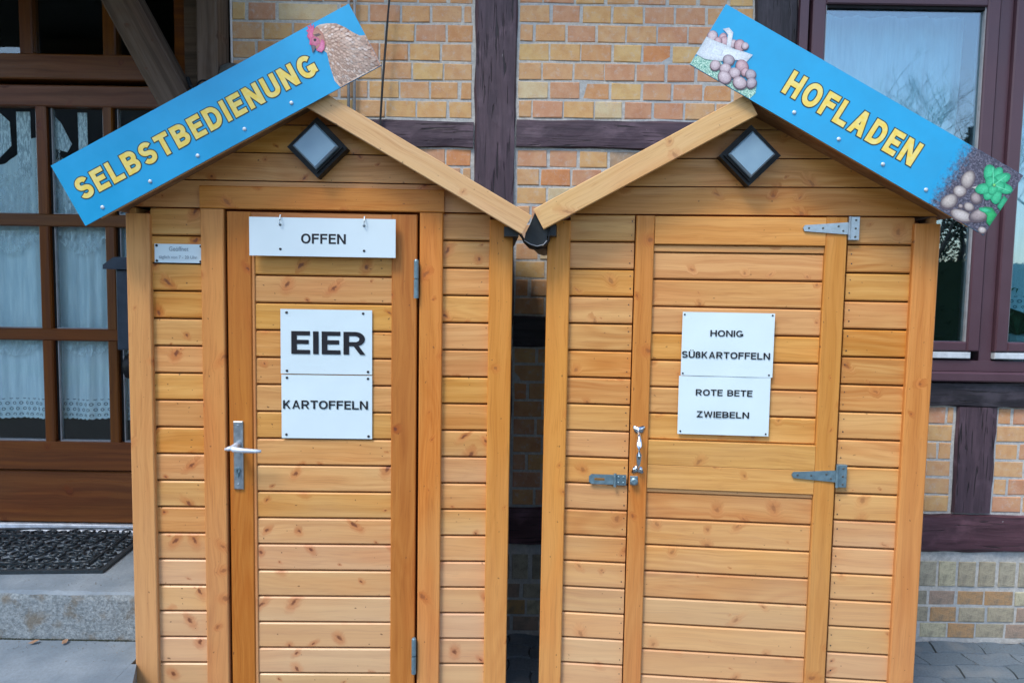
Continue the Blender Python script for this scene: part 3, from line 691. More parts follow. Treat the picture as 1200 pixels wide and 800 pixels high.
# ---- porch canopy, post and brace
porch = thing('porch', 'weathered timber porch with diagonal brace above the house door', 'porch')
m_ = MB(); m_.cbox(-.06, .06, 0, .12, 0, 1, .006)
def raw_box(name, x0, x1, y0, y1, z0, z1, mat, parent):
    L = z1 - z0; me = plank(L, x1 - x0, y1 - y0, .006).copy(); me.materials.clear(); me.materials.append(mat)
    return link(bpy.data.objects.new(name, me), parent, ((x0 + x1) / 2, y0, (z0 + z1) / 2), (0, math.pi / 2, 0))
raw_box('porch_post', -1.252, -1.170, 2.975, 3.10, -.02, 2.80, M['oldwood'], porch)
bl = math.hypot(.42, .78); me = plank(bl, .125, .10, .006).copy(); me.materials.clear(); me.materials.append(M['oldwood'])
link(bpy.data.objects.new('brace', me), porch, (-1.44, 2.93, 2.40), (0, math.radians(61.5), 0))
board('canopy_beam', M['oldwood'], porch, -2.9, -1.10, 2.80, 2.92, 2.95, .15); board('canopy_beam', M['oldwood'], porch, -2.9, -1.10, 2.80, 2.92, 1.78, .12)
cn = MB(); cn.box(-4.6, -1.08, 1.70, 3.10, 2.925, 2.99); cn.build('unseen_extended_canopy_roof', M['felt'], porch)  # out of view; extended to keep sky out of the door glass
# small things by the porch post
m_ = MB()
for j in range(6):
    a0 = j * math.pi / 2 / 5
bell = thing('wall_bell', 'dull grey round bell with black scroll bracket above the blue left sign', 'bell', (-1.13, 3.03, 2.28))
m_ = MB(); pr = [(0.001, .075), (.025, .073), (.045, .06), (.058, .035), (.064, 0), (.072, -.02), (.07, -.024), (.0, -.01)]; sg = 20; v = []
for r_, z in pr: v += [(r_ * math.cos(2 * math.pi * k / sg), r_ * math.sin(2 * math.pi * k / sg), z) for k in range(sg)]
m_.add(v, [(j * sg + k, j * sg + (k + 1) % sg, (j + 1) * sg + (k + 1) % sg, (j + 1) * sg + k) for j in range(7) for k in range(sg)])
m_.build('bell_dome', M['bellgrey'], bell, smooth=True)
m_ = MB(); m_.tube([(-.085 + .024 * math.cos(a), -.08, -.035 + .024 * math.sin(a)) for a in [i * .45 for i in range(15)]], .0035, 6)
m_.tube([(-.15, -.07, .0), (-.135, -.08, -.035), (-.11, -.08, -.06), (-.05, -.07, -.055), (0, -.03, -.05), (.01, .07, -.05)], .008, 6)
m_.build('scroll_bracket', M['black'], bell)
m_ = MB(); m_.tube([(-1.158, 3.090, 3.2), (-1.157, 3.088, 2.7), (-1.155, 3.088, 2.42), (-1.154, 3.09, 2.36)], .0045, 6)
tag(m_.build('cable', M['whitecable']), 'thin white cable running down the wall beside the porch post', 'cable')
m_ = MB(); m_.tube([(-.503, 3.06, 3.3), (-.508, 3.06, 2.66), (-.522, 3.058, 2.5), (-.538, 3.06, 2.3), (-.549, 3.075, 2.16), (-.552, 3.08, 2.0)], .0048, 6)
tag(m_.build('cable', M['cable']), 'black cable hanging down the bricks between left sign and timber post', 'cable')
pp = thing('conduit_pair', 'two thin grey conduits on the brick wall behind the hen end of the left sign', 'conduit', (-.667, 3.08, 1.9))
for dx in (-.014, .010):
    m_ = MB(); m_.tube([(dx, 0, 0), (dx + .002, 0, .6), (dx, 0, 1.4)], .006, 8); m_.build('pipe', M['conduit'], pp, smooth=True)

# mailbox
mbx = thing('mailbox', 'slate blue mailbox with newspaper tube, half hidden behind the left kiosk', 'mailbox', (-1.55, 3.08, 1.20))
m_ = MB(); m_.cbox(-.095, .17, .0, .10, 0, .335, .006); m_.build('box', M['mailbox'], mbx)
m_ = MB(); m_.prism([(-.135, .335), (.19, .335), (.19, .36), (.14, .385), (-.09, .385), (-.135, .352)], -.02, .10); m_.build('lid', M['mailbox'], mbx)
m_ = MB(); m_.tube([(-.085 + 0 * i, .05, -.075) if False else (-.07 + .02 * i, .045, -.07) for i in range(12)], [.055] * 12, 14); m_.build('newspaper_tube', M['black'], mbx, smooth=True)

# ---- steps
st = thing('stone_steps', 'worn concrete steps up to the brown house door, left of the kiosks', 'steps')
def slab(x0, x1, y0, y1, z0, z1, sd):
    m_ = MB(); nx = 90; pr = [(y1, z1), (y0 + .20, z1), (y0 + .06, z1 - .001), (y0 + .018, z1 - .003), (y0 + .004, z1 - .012), (y0, z1 - .03), (y0 + .002, (z0 + z1) / 2), (y0 + .004, z0)]; v = []
    for i in range(nx + 1):
        x = x0 + (x1 - x0) * i / nx
        for k, (y, z) in enumerate(pr):
            q = noise.noise(Vector((x * 9, k * 2.1, sd))) * .005 + noise.noise(Vector((x * 34, k * 3.1, sd))) * .004
            v.append((x, y + (q if k > 2 else 0), z + (q * .35 if 1 < k < 6 else 0)))
    n = len(pr); m_.add(v, [(i * n + k, i * n + k + 1, (i + 1) * n + k + 1, (i + 1) * n + k) for i in range(nx) for k in range(n - 1)])
    m_.add([(x0, y, z) for y, z in pr] + [(x0, y1, z0)], [tuple(range(n + 1))]); m_.add([(x1, y, z) for y, z in pr] + [(x1, y1, z0)], [tuple(range(n, -1, -1))])
    bm = bmesh.new(); me = m_.mesh('step', [M['concrete']]); bm.from_mesh(me); bmesh.ops.remove_doubles(bm, verts=bm.verts, dist=1e-5); bmesh.ops.recalc_face_normals(bm, faces=bm.faces); bm.to_mesh(me); bm.free()
    return link(bpy.data.objects.new('step', me), st)
slab(-3.4, -1.262, 2.545, 3.158, .2, .392, 1); slab(-3.4, -1.257, 2.09, 3.10, .03, .215, 2); pz = [(-1.2568, 2.391), (-1.2568, 2.05), (-1.102, 2.05), (-1.238, 2.391)]; m_ = MB(); m_.add([(x, y, z) for z in (.03, .2145) for x, y in pz], [(4, 5, 6, 7), (3, 2, 1, 0), (1, 2, 6, 5), (2, 3, 7, 6), (3, 0, 4, 7), (0, 1, 5, 4)]); m_.build('step_end', M['concrete'], st); slab(-3.4, -1.258, 1.80, 3.10, -.03, .035, 3)
for (x, y, z, lb) in ((-1.66, 2.515, .222, 'small dry leaf at the foot of the riser, left of the other'), (-1.555, 2.52, .222, 'small dry leaf at the foot of the riser, nearer the left kiosk')):
    m_ = MB(); m_.add([(-.018, 0, 0), (-.006, -.009, .004), (.008, -.007, .002), (.018, 0, .006), (.006, .008, .0), (-.008, .009, .003)], [(0, 1, 4, 5), (1, 2, 3, 4)])
    tag(m_.build('fallen_leaf', M['dryleaf'], None, (x, y, z), (.1, .2, x * 9)), lb, 'leaf', 'dry leaves on the steps')

m_ = MB(); rs_ = random.Random(4)
for k in range(260):
    x = -2.6 + k * .0052; w_ = rs_.uniform(.001, .004) * (1.5 if rs_.random() < .2 else 1)
    m_.add([(x, 2.549, .2145), (x + .006, 2.549, .2145), (x + .006, 2.545 - w_, .2165), (x, 2.545 - w_, .2162), (x + .003, 2.546, .219 + w_ * .5)], [(0, 1, 2, 3), (0, 4, 1), (1, 4, 2), (2, 4, 3), (3, 4, 0)])
mo = m_.build('moss', plain('dark damp moss', (.02, .026, .014, 1), .95), st); mo['kind'] = 'stuff'
# ---- doormat: openwork rubber scrolls
mat = thing('doormat', 'black openwork rubber doormat with scroll pattern before the house door', 'doormat', (-2.02, 2.93, .392), R(4))
MW, MH = .96, .50
m_ = MB()
for (x0, x1, y0, y1) in ((-MW / 2, MW / 2, -MH / 2, -MH / 2 + .018), (-MW / 2, MW / 2, MH / 2 - .018, MH / 2), (-MW / 2, -MW / 2 + .018, -MH / 2 + .018, MH / 2 - .018), (MW / 2 - .018, MW / 2, -MH / 2 + .018, MH / 2 - .018)):
    m_.box(x0, x1, y0, y1, .001, .013)
for q in (-1, 1):
    m_.box(-MW / 2 + .09, MW / 2 - .09, q * (MH / 2 - .085) - .004, q * (MH / 2 - .085) + .004, .001, .012)
    m_.box(q * (MW / 2 - .09) - .004, q * (MW / 2 - .09) + .004, -MH / 2 + .085, MH / 2 - .085, .001, .0115)
m_.build('rim', M['rubber'], mat)
m_ = MB()
def scroll(cx, cy, s, a0, turn=1):
    pts = []
    for i in range(20):
        a = a0 + turn * i * .42; r_ = s * (1 - i / 23)
        pts.append((cx + r_ * math.cos(a), cy + r_ * math.sin(a), .008))
    m_.tube(pts, [.0065 - .0001 * i for i in range(20)], 5)
nx_ = 17
for q in (-1, 1):
    for i in range(nx_):
        x = -MW / 2 + .05 + (MW - .10) * i / (nx_ - 1)
        scroll(x, q * (MH / 2 - .051), .027, i * 1.3, 1 if i % 2 else -1)
    for i in range(5):
        scroll(q * (MW / 2 - .053), -.12 + .06 * i, .027, i * 1.7, 1 if i % 2 else -1)
for i in range(11):
    for j in range(5):
        x = -MW / 2 + .125 + (MW - .25) * i / 10; y = -.125 + .0625 * j
        scroll(x, y, .036, i * 2.1 + j * 1.1, 1 if (i + j) % 2 else -1)
m_.build('scrollwork', M['rubber'], mat, smooth=True)

# ---- things seen inside the window
for (x0, x1, z0, z1, lb) in ((1.24, 1.90, 1.93, 2.66, 'pale sheer curtain behind the upper left window pane'),
                             (2.03, 2.6, 1.50, 2.66, 'gathered pale curtain behind the right window pane at the picture edge')):
    me, zz = cloth(x0, x1, z0, z1, 3.26, .015, 46, seed=x0, mat='curtain')
    for v in me.vertices: v.co.z += .1
    if x0 > 2:
        for v in me.vertices:
            if v.co.z < .5: v.co.z += (.5 - v.co.z) * 0 + max(0, (2.2 - v.co.x)) * 0 - (v.co.x - 2.03) * .55 * (1 - v.co.z / .5)
    tag(link(bpy.data.objects.new('window_curtain', me), None, (0, 0, zz - .1)), lb, 'curtain')
pl = thing('houseplant', 'green leafy houseplant on the sill inside the window, right edge', 'plant', (2.25, 3.30, 1.22))
m_ = MB(); sg = 14; v = []
for r_, z in ((.045, 0), (.06, .09), (.062, .095), (.052, .09)): v += [(r_ * math.cos(6.2832 * k / sg), r_ * math.sin(6.2832 * k / sg), z) for k in range(sg)]
m_.add(v, [(j * sg + k, j * sg + (k + 1) % sg, (j + 1) * sg + (k + 1) % sg, (j + 1) * sg + k) for j in range(3) for k in range(sg)]); m_.build('pot', M['weather'], pl)
for k in range(46):
    m_ = MB() if k == 0 else m_
    a = random.uniform(0, 6.28); ln = random.uniform(.08, .22); up = random.uniform(.02, .3); d = Vector((math.cos(a), math.sin(a) * .4, 0)); s_ = Vector((-d.y, d.x, 0)) * .014
    b = Vector((0, 0, .09)); p1 = b + d * ln * .5 + Vector((0, 0, up)); p2 = b + d * ln + Vector((0, 0, up * .8))
    m_.add([b - s_ * .2, b + s_ * .2, p1 + s_, p2, p1 - s_], [(0, 1, 2, 4), (4, 2, 3)])
m_.build('foliage', M['leaf'], pl)
m_ = MB(); m_.cbox(2.075, 2.118, 3.21, 3.25, 1.292, 1.345, .003)
tag(m_.build('small_box', M['paper']), 'small white box standing inside the window in its lower corner', 'box')
m_ = MB(); m_.box(1.14, 2.95, 3.2, 3.42, 1.17, 1.215); m_.build('window_board', M['weather'], house)

# =================================================================== KIOSKS
def kiosk(side):
    Lf = side == 'L'
    if Lf:
        root = thing('wooden_kiosk', 'left wooden kiosk with lever-handle door marked EIER and KARTOFFELN', 'kiosk', (0, 2.42, 0), R(1.25), 'wooden kiosks by the house')
        x0, x1 = -1.242, -.002; zg = 1.728; cx = -.622; pkU, pkL, sl_ = 2.083, 2.009, .553; D = .565
    else:
        root = thing('wooden_kiosk', 'right wooden kiosk with bow-handle door marked HONIG and ZWIEBELN', 'kiosk', (.11, 2.44, 0), R(-5), 'wooden kiosks by the house')
        x0, x1 = 0.0, 1.224; zg = 1.732; cx = .612; pkU, pkL, sl_ = 2.082, 2.002, .535; D = .60
    P = .0893
    Z = lambda k: zg - P * k
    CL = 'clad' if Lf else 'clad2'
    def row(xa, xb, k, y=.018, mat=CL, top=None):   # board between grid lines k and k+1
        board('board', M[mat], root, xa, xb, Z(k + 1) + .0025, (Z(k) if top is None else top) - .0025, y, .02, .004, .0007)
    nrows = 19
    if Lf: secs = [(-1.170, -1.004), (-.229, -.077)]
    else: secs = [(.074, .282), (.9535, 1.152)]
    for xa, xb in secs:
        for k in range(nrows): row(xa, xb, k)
    # gable boards clipped to the roof slope (own meshes)
    for k in (-1, -2, -3, -4):
        za, zb = Z(k + 1) + .002, Z(k) - .002
        roof = lambda x: pkU - .01 - sl_ * abs(x - cx)
        xl, xr = x0 + .004, x1 - .004
        hw = min((pkU - .01 - za) / sl_, (xr - xl) / 2); ht = max(0, min((pkU - .01 - zb) / sl_, (xr - xl) / 2))
        if hw < .03: continue
        if ht > 0: pts = [(cx - hw, za), (cx + hw, za), (cx + ht, zb), (cx - ht, zb)]
        else: pts = [(cx - hw, za), (cx + hw, za), (cx, pkU - .01)]
        if hw == (xr - xl) / 2 and ht < hw:
            zc = pkU - .01 - sl_ * hw; pts = [(cx - hw, za), (cx + hw, za), (cx + hw, zc), (cx + ht, zb), (cx - ht, zb), (cx - hw, zc)]
        ox, oz = cx, (za + zb) / 2
        m_ = MB(); m_.prism([(a - ox, b - oz) for a, b in pts], 0, .02)
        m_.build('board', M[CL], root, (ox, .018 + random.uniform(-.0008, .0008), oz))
    # dark shell behind the boards, floor and sides
    m_ = MB(); m_.box(x0 + .02, x1 - .02, D - .018, D, .0, 1.70); 
    m_.prism([(x0 + .03, 1.70), (x1 - .03, 1.70), (cx, pkU - .06)], .034, .036); m_.prism([(x0 + .03, 1.701), (x1 - .03, 1.701), (cx, pkU - .06)], D - .02, D)
    m_.box(x0 + .02, x1 - .02, .02, D, .002, .03)
    if Lf: m_.box(-1.2, -.93, .040, .046, .03, 1.70); m_.box(-.31, -.05, .040, .046, .03, 1.70)
    else: m_.box(.04, .30, .040, .046, .03, 1.70); m_.box(.94, 1.19, .040, .046, .03, 1.70)
    m_.build('shell', M['groove'], root)
    # side boards
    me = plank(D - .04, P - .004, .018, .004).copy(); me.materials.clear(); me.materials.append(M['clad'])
    me_in = me.copy(); me_in.materials.clear(); me_in.materials.append(M['gap_shade_board'])
    for k in range(nrows):
        zc = (Z(k) + Z(k + 1)) / 2 - .0
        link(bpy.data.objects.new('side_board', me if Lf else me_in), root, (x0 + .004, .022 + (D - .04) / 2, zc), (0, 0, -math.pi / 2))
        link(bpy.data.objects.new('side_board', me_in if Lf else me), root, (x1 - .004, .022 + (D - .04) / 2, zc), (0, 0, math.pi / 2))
    # corner posts
    if Lf: posts = [(x0, x0 + .075), (x1 - .076, x1)]
    else: posts = [(x0, x0 + .075), (x1 - .077, x1)]
    for a, b in posts: board('corner_post', M['trim'], root, a, b, .01, 1.709 if not Lf else 1.706, 0, .022, .003)
    # roof: two boarded halves with felt, fascia in front
    ov = .037 if Lf else .036
    for s in (-1, 1):
        ex = cx + s * ((x1 - x0) / 2 + .02); ez = pkU - .004 - sl_ * abs(ex - cx)
        L = math.hypot(ex - cx, pkU - ez); an = math.atan2(pkU - .004 - ez, abs(ex - cx))
        m_ = MB(); n_ = (math.sin(an) * s, math.cos(an))
        def q(tt, hh): return (cx + s * math.cos(an) * tt + n_[0] * hh, pkU - .004 - math.sin(an) * tt + n_[1] * hh)
        pts = [q(0, -.016), q(L, -.016), q(L, 0), q(0, 0)]
        if s < 0: pts = pts[::-1]
        m_.prism(pts, -.078, D + .01); m_.build('roof_boards', M['soffit'], root)
        m_ = MB(); pts = [q(0, .001), q(L + .02, .001), q(L + .02, .005), q(0, .005)]
        if s < 0: pts = pts[::-1]
        m_.prism(pts, -.092, D + .012); m_.build('roofing_felt', M['felt'], root)
        # fascia (barge board)
        fH = (pkU - pkL) * math.cos(an); e = (x1 - x0) / 2 + (.052 if Lf else .039)
        fa = q(0, -fH / 2 + .006); fb = q(e / math.cos(an) - (.0), -fH / 2 + .006)
        hidden_side = (s < 0) == Lf
        if hidden_side:                                # this half carries the blue sign
            (ua, za), (ub, zb) = ((-1.272, 1.680), (-.624, 2.038)) if Lf else ((.614, 2.064), (1.262, 1.693))
            nn = Vector((-(zb - za), ub - ua)).normalized() * (fH / 2 + .001)
            slope_board('fascia_board', M['barge'], root, (ua + nn.x, za + nn.y), (ub + nn.x, zb + nn.y), fH, -.0985, .0195)
        elif s > 0: b_ = slope_board('fascia_board', M['barge'], root, (cx - .002, fa[1] - .0), fb, fH, -.10, .021)
        else: b_ = slope_board('fascia_board', M['barge'], root, fb, (cx + .002, fa[1]), fH, -.0985, .0195)
    # sagging felt between the two inner eaves
    if Lf:
        m_ = MB(); m_.box(x1 - .03, x1 + .016, -.070, D, 1.650, 1.680); m_.build('eave_batten', M['felt'], root)
    else:
        m_ = MB(); pr = [(-.092, 1.668), (-.080, 1.646), (-.060, 1.630), (-.035, 1.622), (-.010, 1.628), (.004, 1.645), (.010, 1.690)]; v = []
        for i in range(8):
            y = -.078 + (D + .04) * i / 7
            v += [(a + .004 * math.sin(i * 2.1), y, b + .006 * math.sin(i * 1.3 + k)) for k, (a, b) in enumerate(pr)]
        m_.add(v, [(i * 7 + k, i * 7 + k + 1, (i + 1) * 7 + k + 1, (i + 1) * 7 + k) for i in range(7) for k in range(6)])
        fl = m_.build('felt_gutter', M['felt'], root, smooth=True); fl.modifiers.new('s', 'SOLIDIFY').thickness = .003
        m_ = MB(); P_ = [(-.037, 1.728), (-.052, 1.690), (-.066, 1.662), (-.070, 1.640), (-.050, 1.628), (-.028, 1.622), (-.008, 1.628), (.002, 1.640), (.001, 1.672), (-.018, 1.700)]
        m_.prism(P_[::1], -.0795, -.0765); m_.build('felt_flap', M['felt'], root)
        m_ = MB(); m_.tube([(a, -.080, b - .001) for a, b in P_[3:8]], .0016, 6); m_.build('felt_edge', M['conduit'], root, smooth=True)
        m_ = MB(); m_.box(x0 - .012, x0 + .03, -.070, D, 1.655, 1.69); m_.build('eave_batten', M['felt'], root)

    if Lf:
        board('lintel', M['trim'], root, -1.006, -.226, 1.7265, 1.7985, 0, .022, .003)
        board('jamb', M['trim'], root, -1.005, -.932, .01, 1.7245, .0, .022, .003)
        board('jamb', M['trim'], root, -.303, -.2285, .01, 1.7245, .0, .022, .003)
        m_ = MB(); m_.box(-.922, -.312, .030, .040, .02, 1.716); dr_ = m_.build('door', M['groove'], root)
        B = lambda n, a, b, c, d, y=.006, T=.024, mt='door', ch=.003: board(n, M[mt], dr_, a, b, c, d, y, T, ch)
        B('stile', -.923, -.846, .02, 1.718); B('stile', -.394, -.312, .02, 1.718)
        B('rail', -.845, -.395, 1.64, 1.718, .008)
        B('bead', -.8455, -.836, .02, 1.639, .009, .02, 'trim', .002)
        z = 1.639; k = 0
        zs = [1.639] + [1.6055 - .0893 * i for i in range(18)] 
        for a, b in zip(zs, zs[1:]):
            if b < .03: break
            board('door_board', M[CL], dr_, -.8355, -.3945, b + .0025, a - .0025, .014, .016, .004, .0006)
        m_ = MB(); m_.cbox(-.908, -.877, -.002, .008, .812, 1.039, .003); 
        for zz in (1.025, .83): m_.disc((-.8925, -.002, zz), .0035, .0015, 8)
        m_.build('handle_plate', M['steel'], dr_)
        m_ = MB(); m_.tube([(-.893, -.002, .962), (-.893, -.03, .962), (-.897, -.046, .960), (-.890, -.052, .957), (-.86, -.052, .954), (-.82, -.050, .952), (-.803, -.046, .951)], [.011, .0095, .0095, .009, .008, .0065, .005], 10)
        m_.tube([(-.897, -.046, .960), (-.91, -.046, .957), (-.921, -.04, .955)], [.0085, .007, .004], 8)
        m_.build('lever', M['alu'], dr_, smooth=True)
        m_ = MB(); m_.tube([(-.893, -.002, .878), (-.893, -.012, .878)], .009, 14); m_.box(-.8965, -.8895, -.011, -.002, .855, .874); m_.build('lock_cylinder', M['steel2'], dr_)
        m_ = MB(); m_.box(-.8938, -.8922, -.0135, -.0119, .873, .883); m_.build('keyhole', M['ink'], dr_)
        for zc in (1.512, .253):
            m_ = MB(); m_.tube([(-.3125, -.010, zc - .062), (-.3125, -.010, zc - .002)], .0078, 12); m_.tube([(-.3125, -.010, zc + .002), (-.3125, -.010, zc + .058), (-.3125, -.010, zc + .063)], [.0078, .0078, .005], 12)
            m_.box(-.318, -.307, -.008, .008, zc - .05, zc + .05)
            m_.build('hinge', M['steel2'], dr_, smooth=False)
    else:
        m_ = MB(); m_.box(.287, .944, .030, .040, .02, 1.725); dr_ = m_.build('door', M['groove'], root)
        B = lambda n, a, b, c, d, y=.002, T=.024, mt='trim', ch=.003: board(n, M[mt], dr_, a, b, c, d, y, T, ch)
        B('stile', .286, .345, .02, 1.727); B('stile', .880, .945, .02, 1.727)
        B('rail', .346, .879, 1.636, 1.726, .003, .022, CL); B('rail', .346, .879, .915, .996, .003, .022, CL, .0015); B('rail', .346, .879, .836, .9145, .0035, .022, CL, .0015)
        B('bead', .346, .879, 1.613, 1.634, .012, .016, CL, .002); B('bead', .346, .879, .821, .834, .012, .016, CL, .002)
        zs = [1.612 - .088 * i for i in range(8)]; zs2 = [.820 - .0903 * i for i in range(10)]
        for a, b in list(zip(zs, zs[1:])) + list(zip(zs2, zs2[1:])):
            b = max(b, .02)
            if a - b < .03: continue
            board('door_board', M[CL], dr_, .346, .879, b + .0025, a - .0025, .016, .014, .004, .0006)
        # T hinges
        for zc, ya in ((1.692, 0), (.900, .001)):
            m_ = MB(); m_.cbox(.951, .980, -.001, .016, zc - .036, zc + .037, .001)
            m_.prism([(.812, zc - .010), (.946, zc - .019), (.946, zc + .019), (.812, zc + .009), (.807, zc)], -.003, .002)
            m_.tube([(.9485, -.004, zc - .036), (.9485, -.004, zc + .037)], .0045, 8)
            mt = M['steel'] if zc > 1 else M['steel2']
            hg = m_.build('hinge', mt, dr_)
            m_ = MB()
            for hx, hz in ((.825, 0), (.868, 0), (.915, .006), (.93, -.008)): m_.disc((hx, -.003, zc + hz), .0035, .0015, 8)
            for hz in (-.026, 0, .026): m_.disc((.968, -.001, zc + hz), .0035, .0015, 8)
            m_.build('hinge_screws', M['bellgrey'], dr_)['kind'] = 'stuff'
        # bow handle
        m_ = MB(); ys = [-.004, -.018, -.034, -.040, -.040, -.033, -.018, -.004]; zz_ = [1.026, 1.018, 1.004, .985, .955, .925, .908, .900]; rd = [.006, .0065, .0075, .0085, .0085, .0075, .006, .005]
        m_.tube([(.3125, y, z) for y, z in zip(ys, zz_)], rd, 10)
        for zc, sg_ in ((1.033, 1), (.897, -1)):
            m_.prism([(.2925, zc + .008 * sg_), (.298, zc + .012 * sg_), (.3125, zc + .007 * sg_), (.327, zc + .012 * sg_), (.3325, zc + .008 * sg_), (.326, zc - .010 * sg_), (.3125, zc - .016 * sg_), (.299, zc - .010 * sg_)][::sg_], -.002, .003)
            for dx in (-.012, .012): m_.disc((.3125 + dx, -.002, zc), .004, .002, 8)
        bm = m_.mesh('bow', [M['chrome']], True); mobj('bow_handle', bm, None, dr_)
        m_ = MB(); m_.tube([(.301, -.003, .861), (.301, -.018, .861), (.301, -.022, .861)], [.013, .013, .008], 12); m_.cbox(.289, .314, -.002, .003, .847, .875, .001); m_.build('staple', M['steel2'], dr_)
        # hasp on the frame
        pts = [(.163, .842), (.277, .842), (.277, .875), (.163, .875), (.154, .868), (.154, .849)]
        m_ = MB(); m_.box(.163, .235, .006, .009, .842, .854); m_.box(.163, .235, .006, .009, .863, .875); m_.prism([(.154, .849), (.163, .842), (.172, .842), (.172, .875), (.163, .875), (.154, .868)], .0061, .0091)
        m_.box(.206, .236, .0061, .0089, .8535, .8635); m_.box(.244, .277, .006, .010, .841, .876); m_.tube([(.240, .003, .836), (.240, .003, .880)], .005, 8)
        for hx, hz in ((.252, .868), (.252, .849), (.268, .868), (.268, .849)): m_.disc((hx, .006, hz), .004, .002, 8)
        m_.build('hasp', M['steel2'], root)
        # nail heads near the board ends
        m_ = MB()
        for k in range(nrows):
            zc = (Z(k) + Z(k + 1)) / 2
            for xx in (.272, .965):
                for dz in (-.02, .019): m_.disc((xx + random.uniform(-.003, .003), .0175, zc + dz + random.uniform(-.005, .005)), random.uniform(.0016, .0026), .0006, 6)
        o_ = m_.build('nail_heads', M['pin'], root); o_['kind'] = 'stuff'
    return root
KL = kiosk('L'); KR = kiosk('R')

def at(side, x, y, z):                               # kiosk coordinates -> world
    a = R(1.25) if side == 'L' else R(-5); o_ = (0, 2.42) if side == 'L' else (.11, 2.44)
    return (o_[0] + math.cos(a) * x - math.sin(a) * y, o_[1] + math.sin(a) * x + math.cos(a) * y, z), a

# ---- diamond lamps
def lamp(side, cx, cz, lb):
    p, a = at(side, cx, .0, cz); t_ = thing('wall_lamp', lb, 'lamp', p, a, 'diamond wall lamps in the gables')
    h = .0945
    m_ = MB(); m_.prism([(-h, 0), (0, -h), (h, 0), (0, h)], -.030, .017); m_.prism([(-h * .86, 0), (0, -h * .86), (h * .86, 0), (0, h * .86)], -.040, -.0301)
    m_.build('housing', M['black'], t_)
    h = .0705; g_ = .0635
    m_ = MB(); v = [(-h, -.0401, 0), (0, -.0401, -h), (h, -.0401, 0), (0, -.0401, h), (-h, -.054, 0), (0, -.054, -h), (h, -.054, 0), (0, -.054, h), (-g_, -.062, 0), (0, -.062, -g_), (g_, -.062, 0), (0, -.062, g_)]
    m_.add(v, [(8, 9, 10, 11)] + [(i, (i + 1) % 4, (i + 1) % 4 + 4, i + 4) for i in range(4)] + [(4 + i, 4 + (i + 1) % 4, (i + 1) % 4 + 8, i + 8) for i in range(4)])
    m_.build('lamp_panel', M['lamp'], t_)
lamp('L', -.624, 1.919, 'square black solar lamp hung as a diamond in the left kiosk gable')
lamp('R', .628, 1.912, 'square black solar lamp hung as a diamond in the right kiosk gable')

# ---- sheets and plates
def sheet(side, name, lb, cat, x0, z0, w, h, y, texts, pins, mat='paper', rot=0.0, curl=.0032, T=.0008, grp=None, pinr=.0042):
    p, a = at(side, x0 + w / 2, y, z0 + h / 2); root = thing(name, lb, cat, p, a, grp); root.rotation_euler = (0, -rot, a)
    m_ = MB(); nx, nz = 10, 8; v = []
    for k_, yy in ((0, 0), (1, T)):
        for j in range(nz + 1):
            for i in range(nx + 1):
                X, Z_ = -w / 2 + w * i / nx, -h / 2 + h * j / nz
                v.append((X, yy - curl * (.5 + .5 * noise.noise(Vector((X * 9, Z_ * 9, x0 * 7)))) * (1 if T < .002 else 0), Z_))
    N1 = (nx + 1) * (nz + 1); fs = []
    for j in range(nz):
        for i in range(nx):
            q = (j * (nx + 1) + i, j * (nx + 1) + i + 1, (j + 1) * (nx + 1) + i + 1, (j + 1) * (nx + 1) + i); fs.append(q); fs.append(tuple(N1 + e for e in q[::-1]))
    bd = [i for i in range(nx + 1)] + [(j) * (nx + 1) + nx for j in range(1, nz + 1)] + [nz * (nx + 1) + i for i in range(nx - 1, -1, -1)] + [j * (nx + 1) for j in range(nz - 1, 0, -1)]
    fs += [(bd[(i + 1) % len(bd)], bd[i], bd[i] + N1, bd[(i + 1) % len(bd)] + N1) for i in range(len(bd))]
    m_.add(v, fs); m_.build('sheet' if mat == 'paper' else 'plate', M[mat], root, smooth=False)
    for s_, tx, tz, tw, th_, off, ink in texts:
        me = text_mesh(s_, tw, th_, off); me.materials.append(M[ink]); link(bpy.data.objects.new('lettering', me), root, (tx - x0 - w / 2, -curl - .0004 if T < .002 else -.0006, tz - z0 - h / 2))
    for px, pz in pins:
        m_ = MB(); m_.disc((px - x0 - w / 2, -curl * .5 - .0003 if T < .002 else -.0002, pz - z0 - h / 2), pinr, .0018, 10); m_.build('pin', M['pin'], root)
    return root
sheet('L', 'notice_sheet', 'white laminated sheet reading EIER in big letters on the left door', 'sign', -.754, 1.197, .297, .211, -.003 + .012,
      [('EIER', -.719, 1.2625, .242, .0745, .185, 'ink')], [(-.734, 1.397), (-.486, 1.397), (-.734, 1.207), (-.470, 1.2065)])
sheet('L', 'notice_sheet', 'white laminated sheet reading KARTOFFELN under the EIER sheet', 'sign', -.7525, .984, .296, .2095, -.003 + .012,
      [('KARTOFFELN', -.747, 1.082, .277, .028, .185, 'ink')], [(-.734, 1.184), (-.470, 1.184), (-.737, .996), (-.468, .993)])
sheet('R', 'notice_sheet', 'white laminated sheet reading HONIG and SÜßKARTOFFELN on the right door', 'sign', .4425, 1.214, .291, .2065, .003,
      [('HONIG', .532, 1.343, .104, .0205, .185, 'ink'), ('SÜßKARTOFFELN', .444, 1.272, .279, .0215, .185, 'ink')], [(.449, 1.412), (.726, 1.414), (.449, 1.221), (.722, 1.222)], pinr=.003)
sheet('R', 'notice_sheet', 'white laminated sheet reading ROTE BETE and ZWIEBELN, below the HONIG sheet', 'sign', .438, 1.0215, .291, .1915, .0045,
      [('ROTE BETE', .493, 1.150, .180, .0205, .185, 'ink'), ('ZWIEBELN', .498, 1.0785, .167, .0205, .185, 'ink')], [(.447, 1.031), (.720, 1.029)], rot=0.004, pinr=.003)
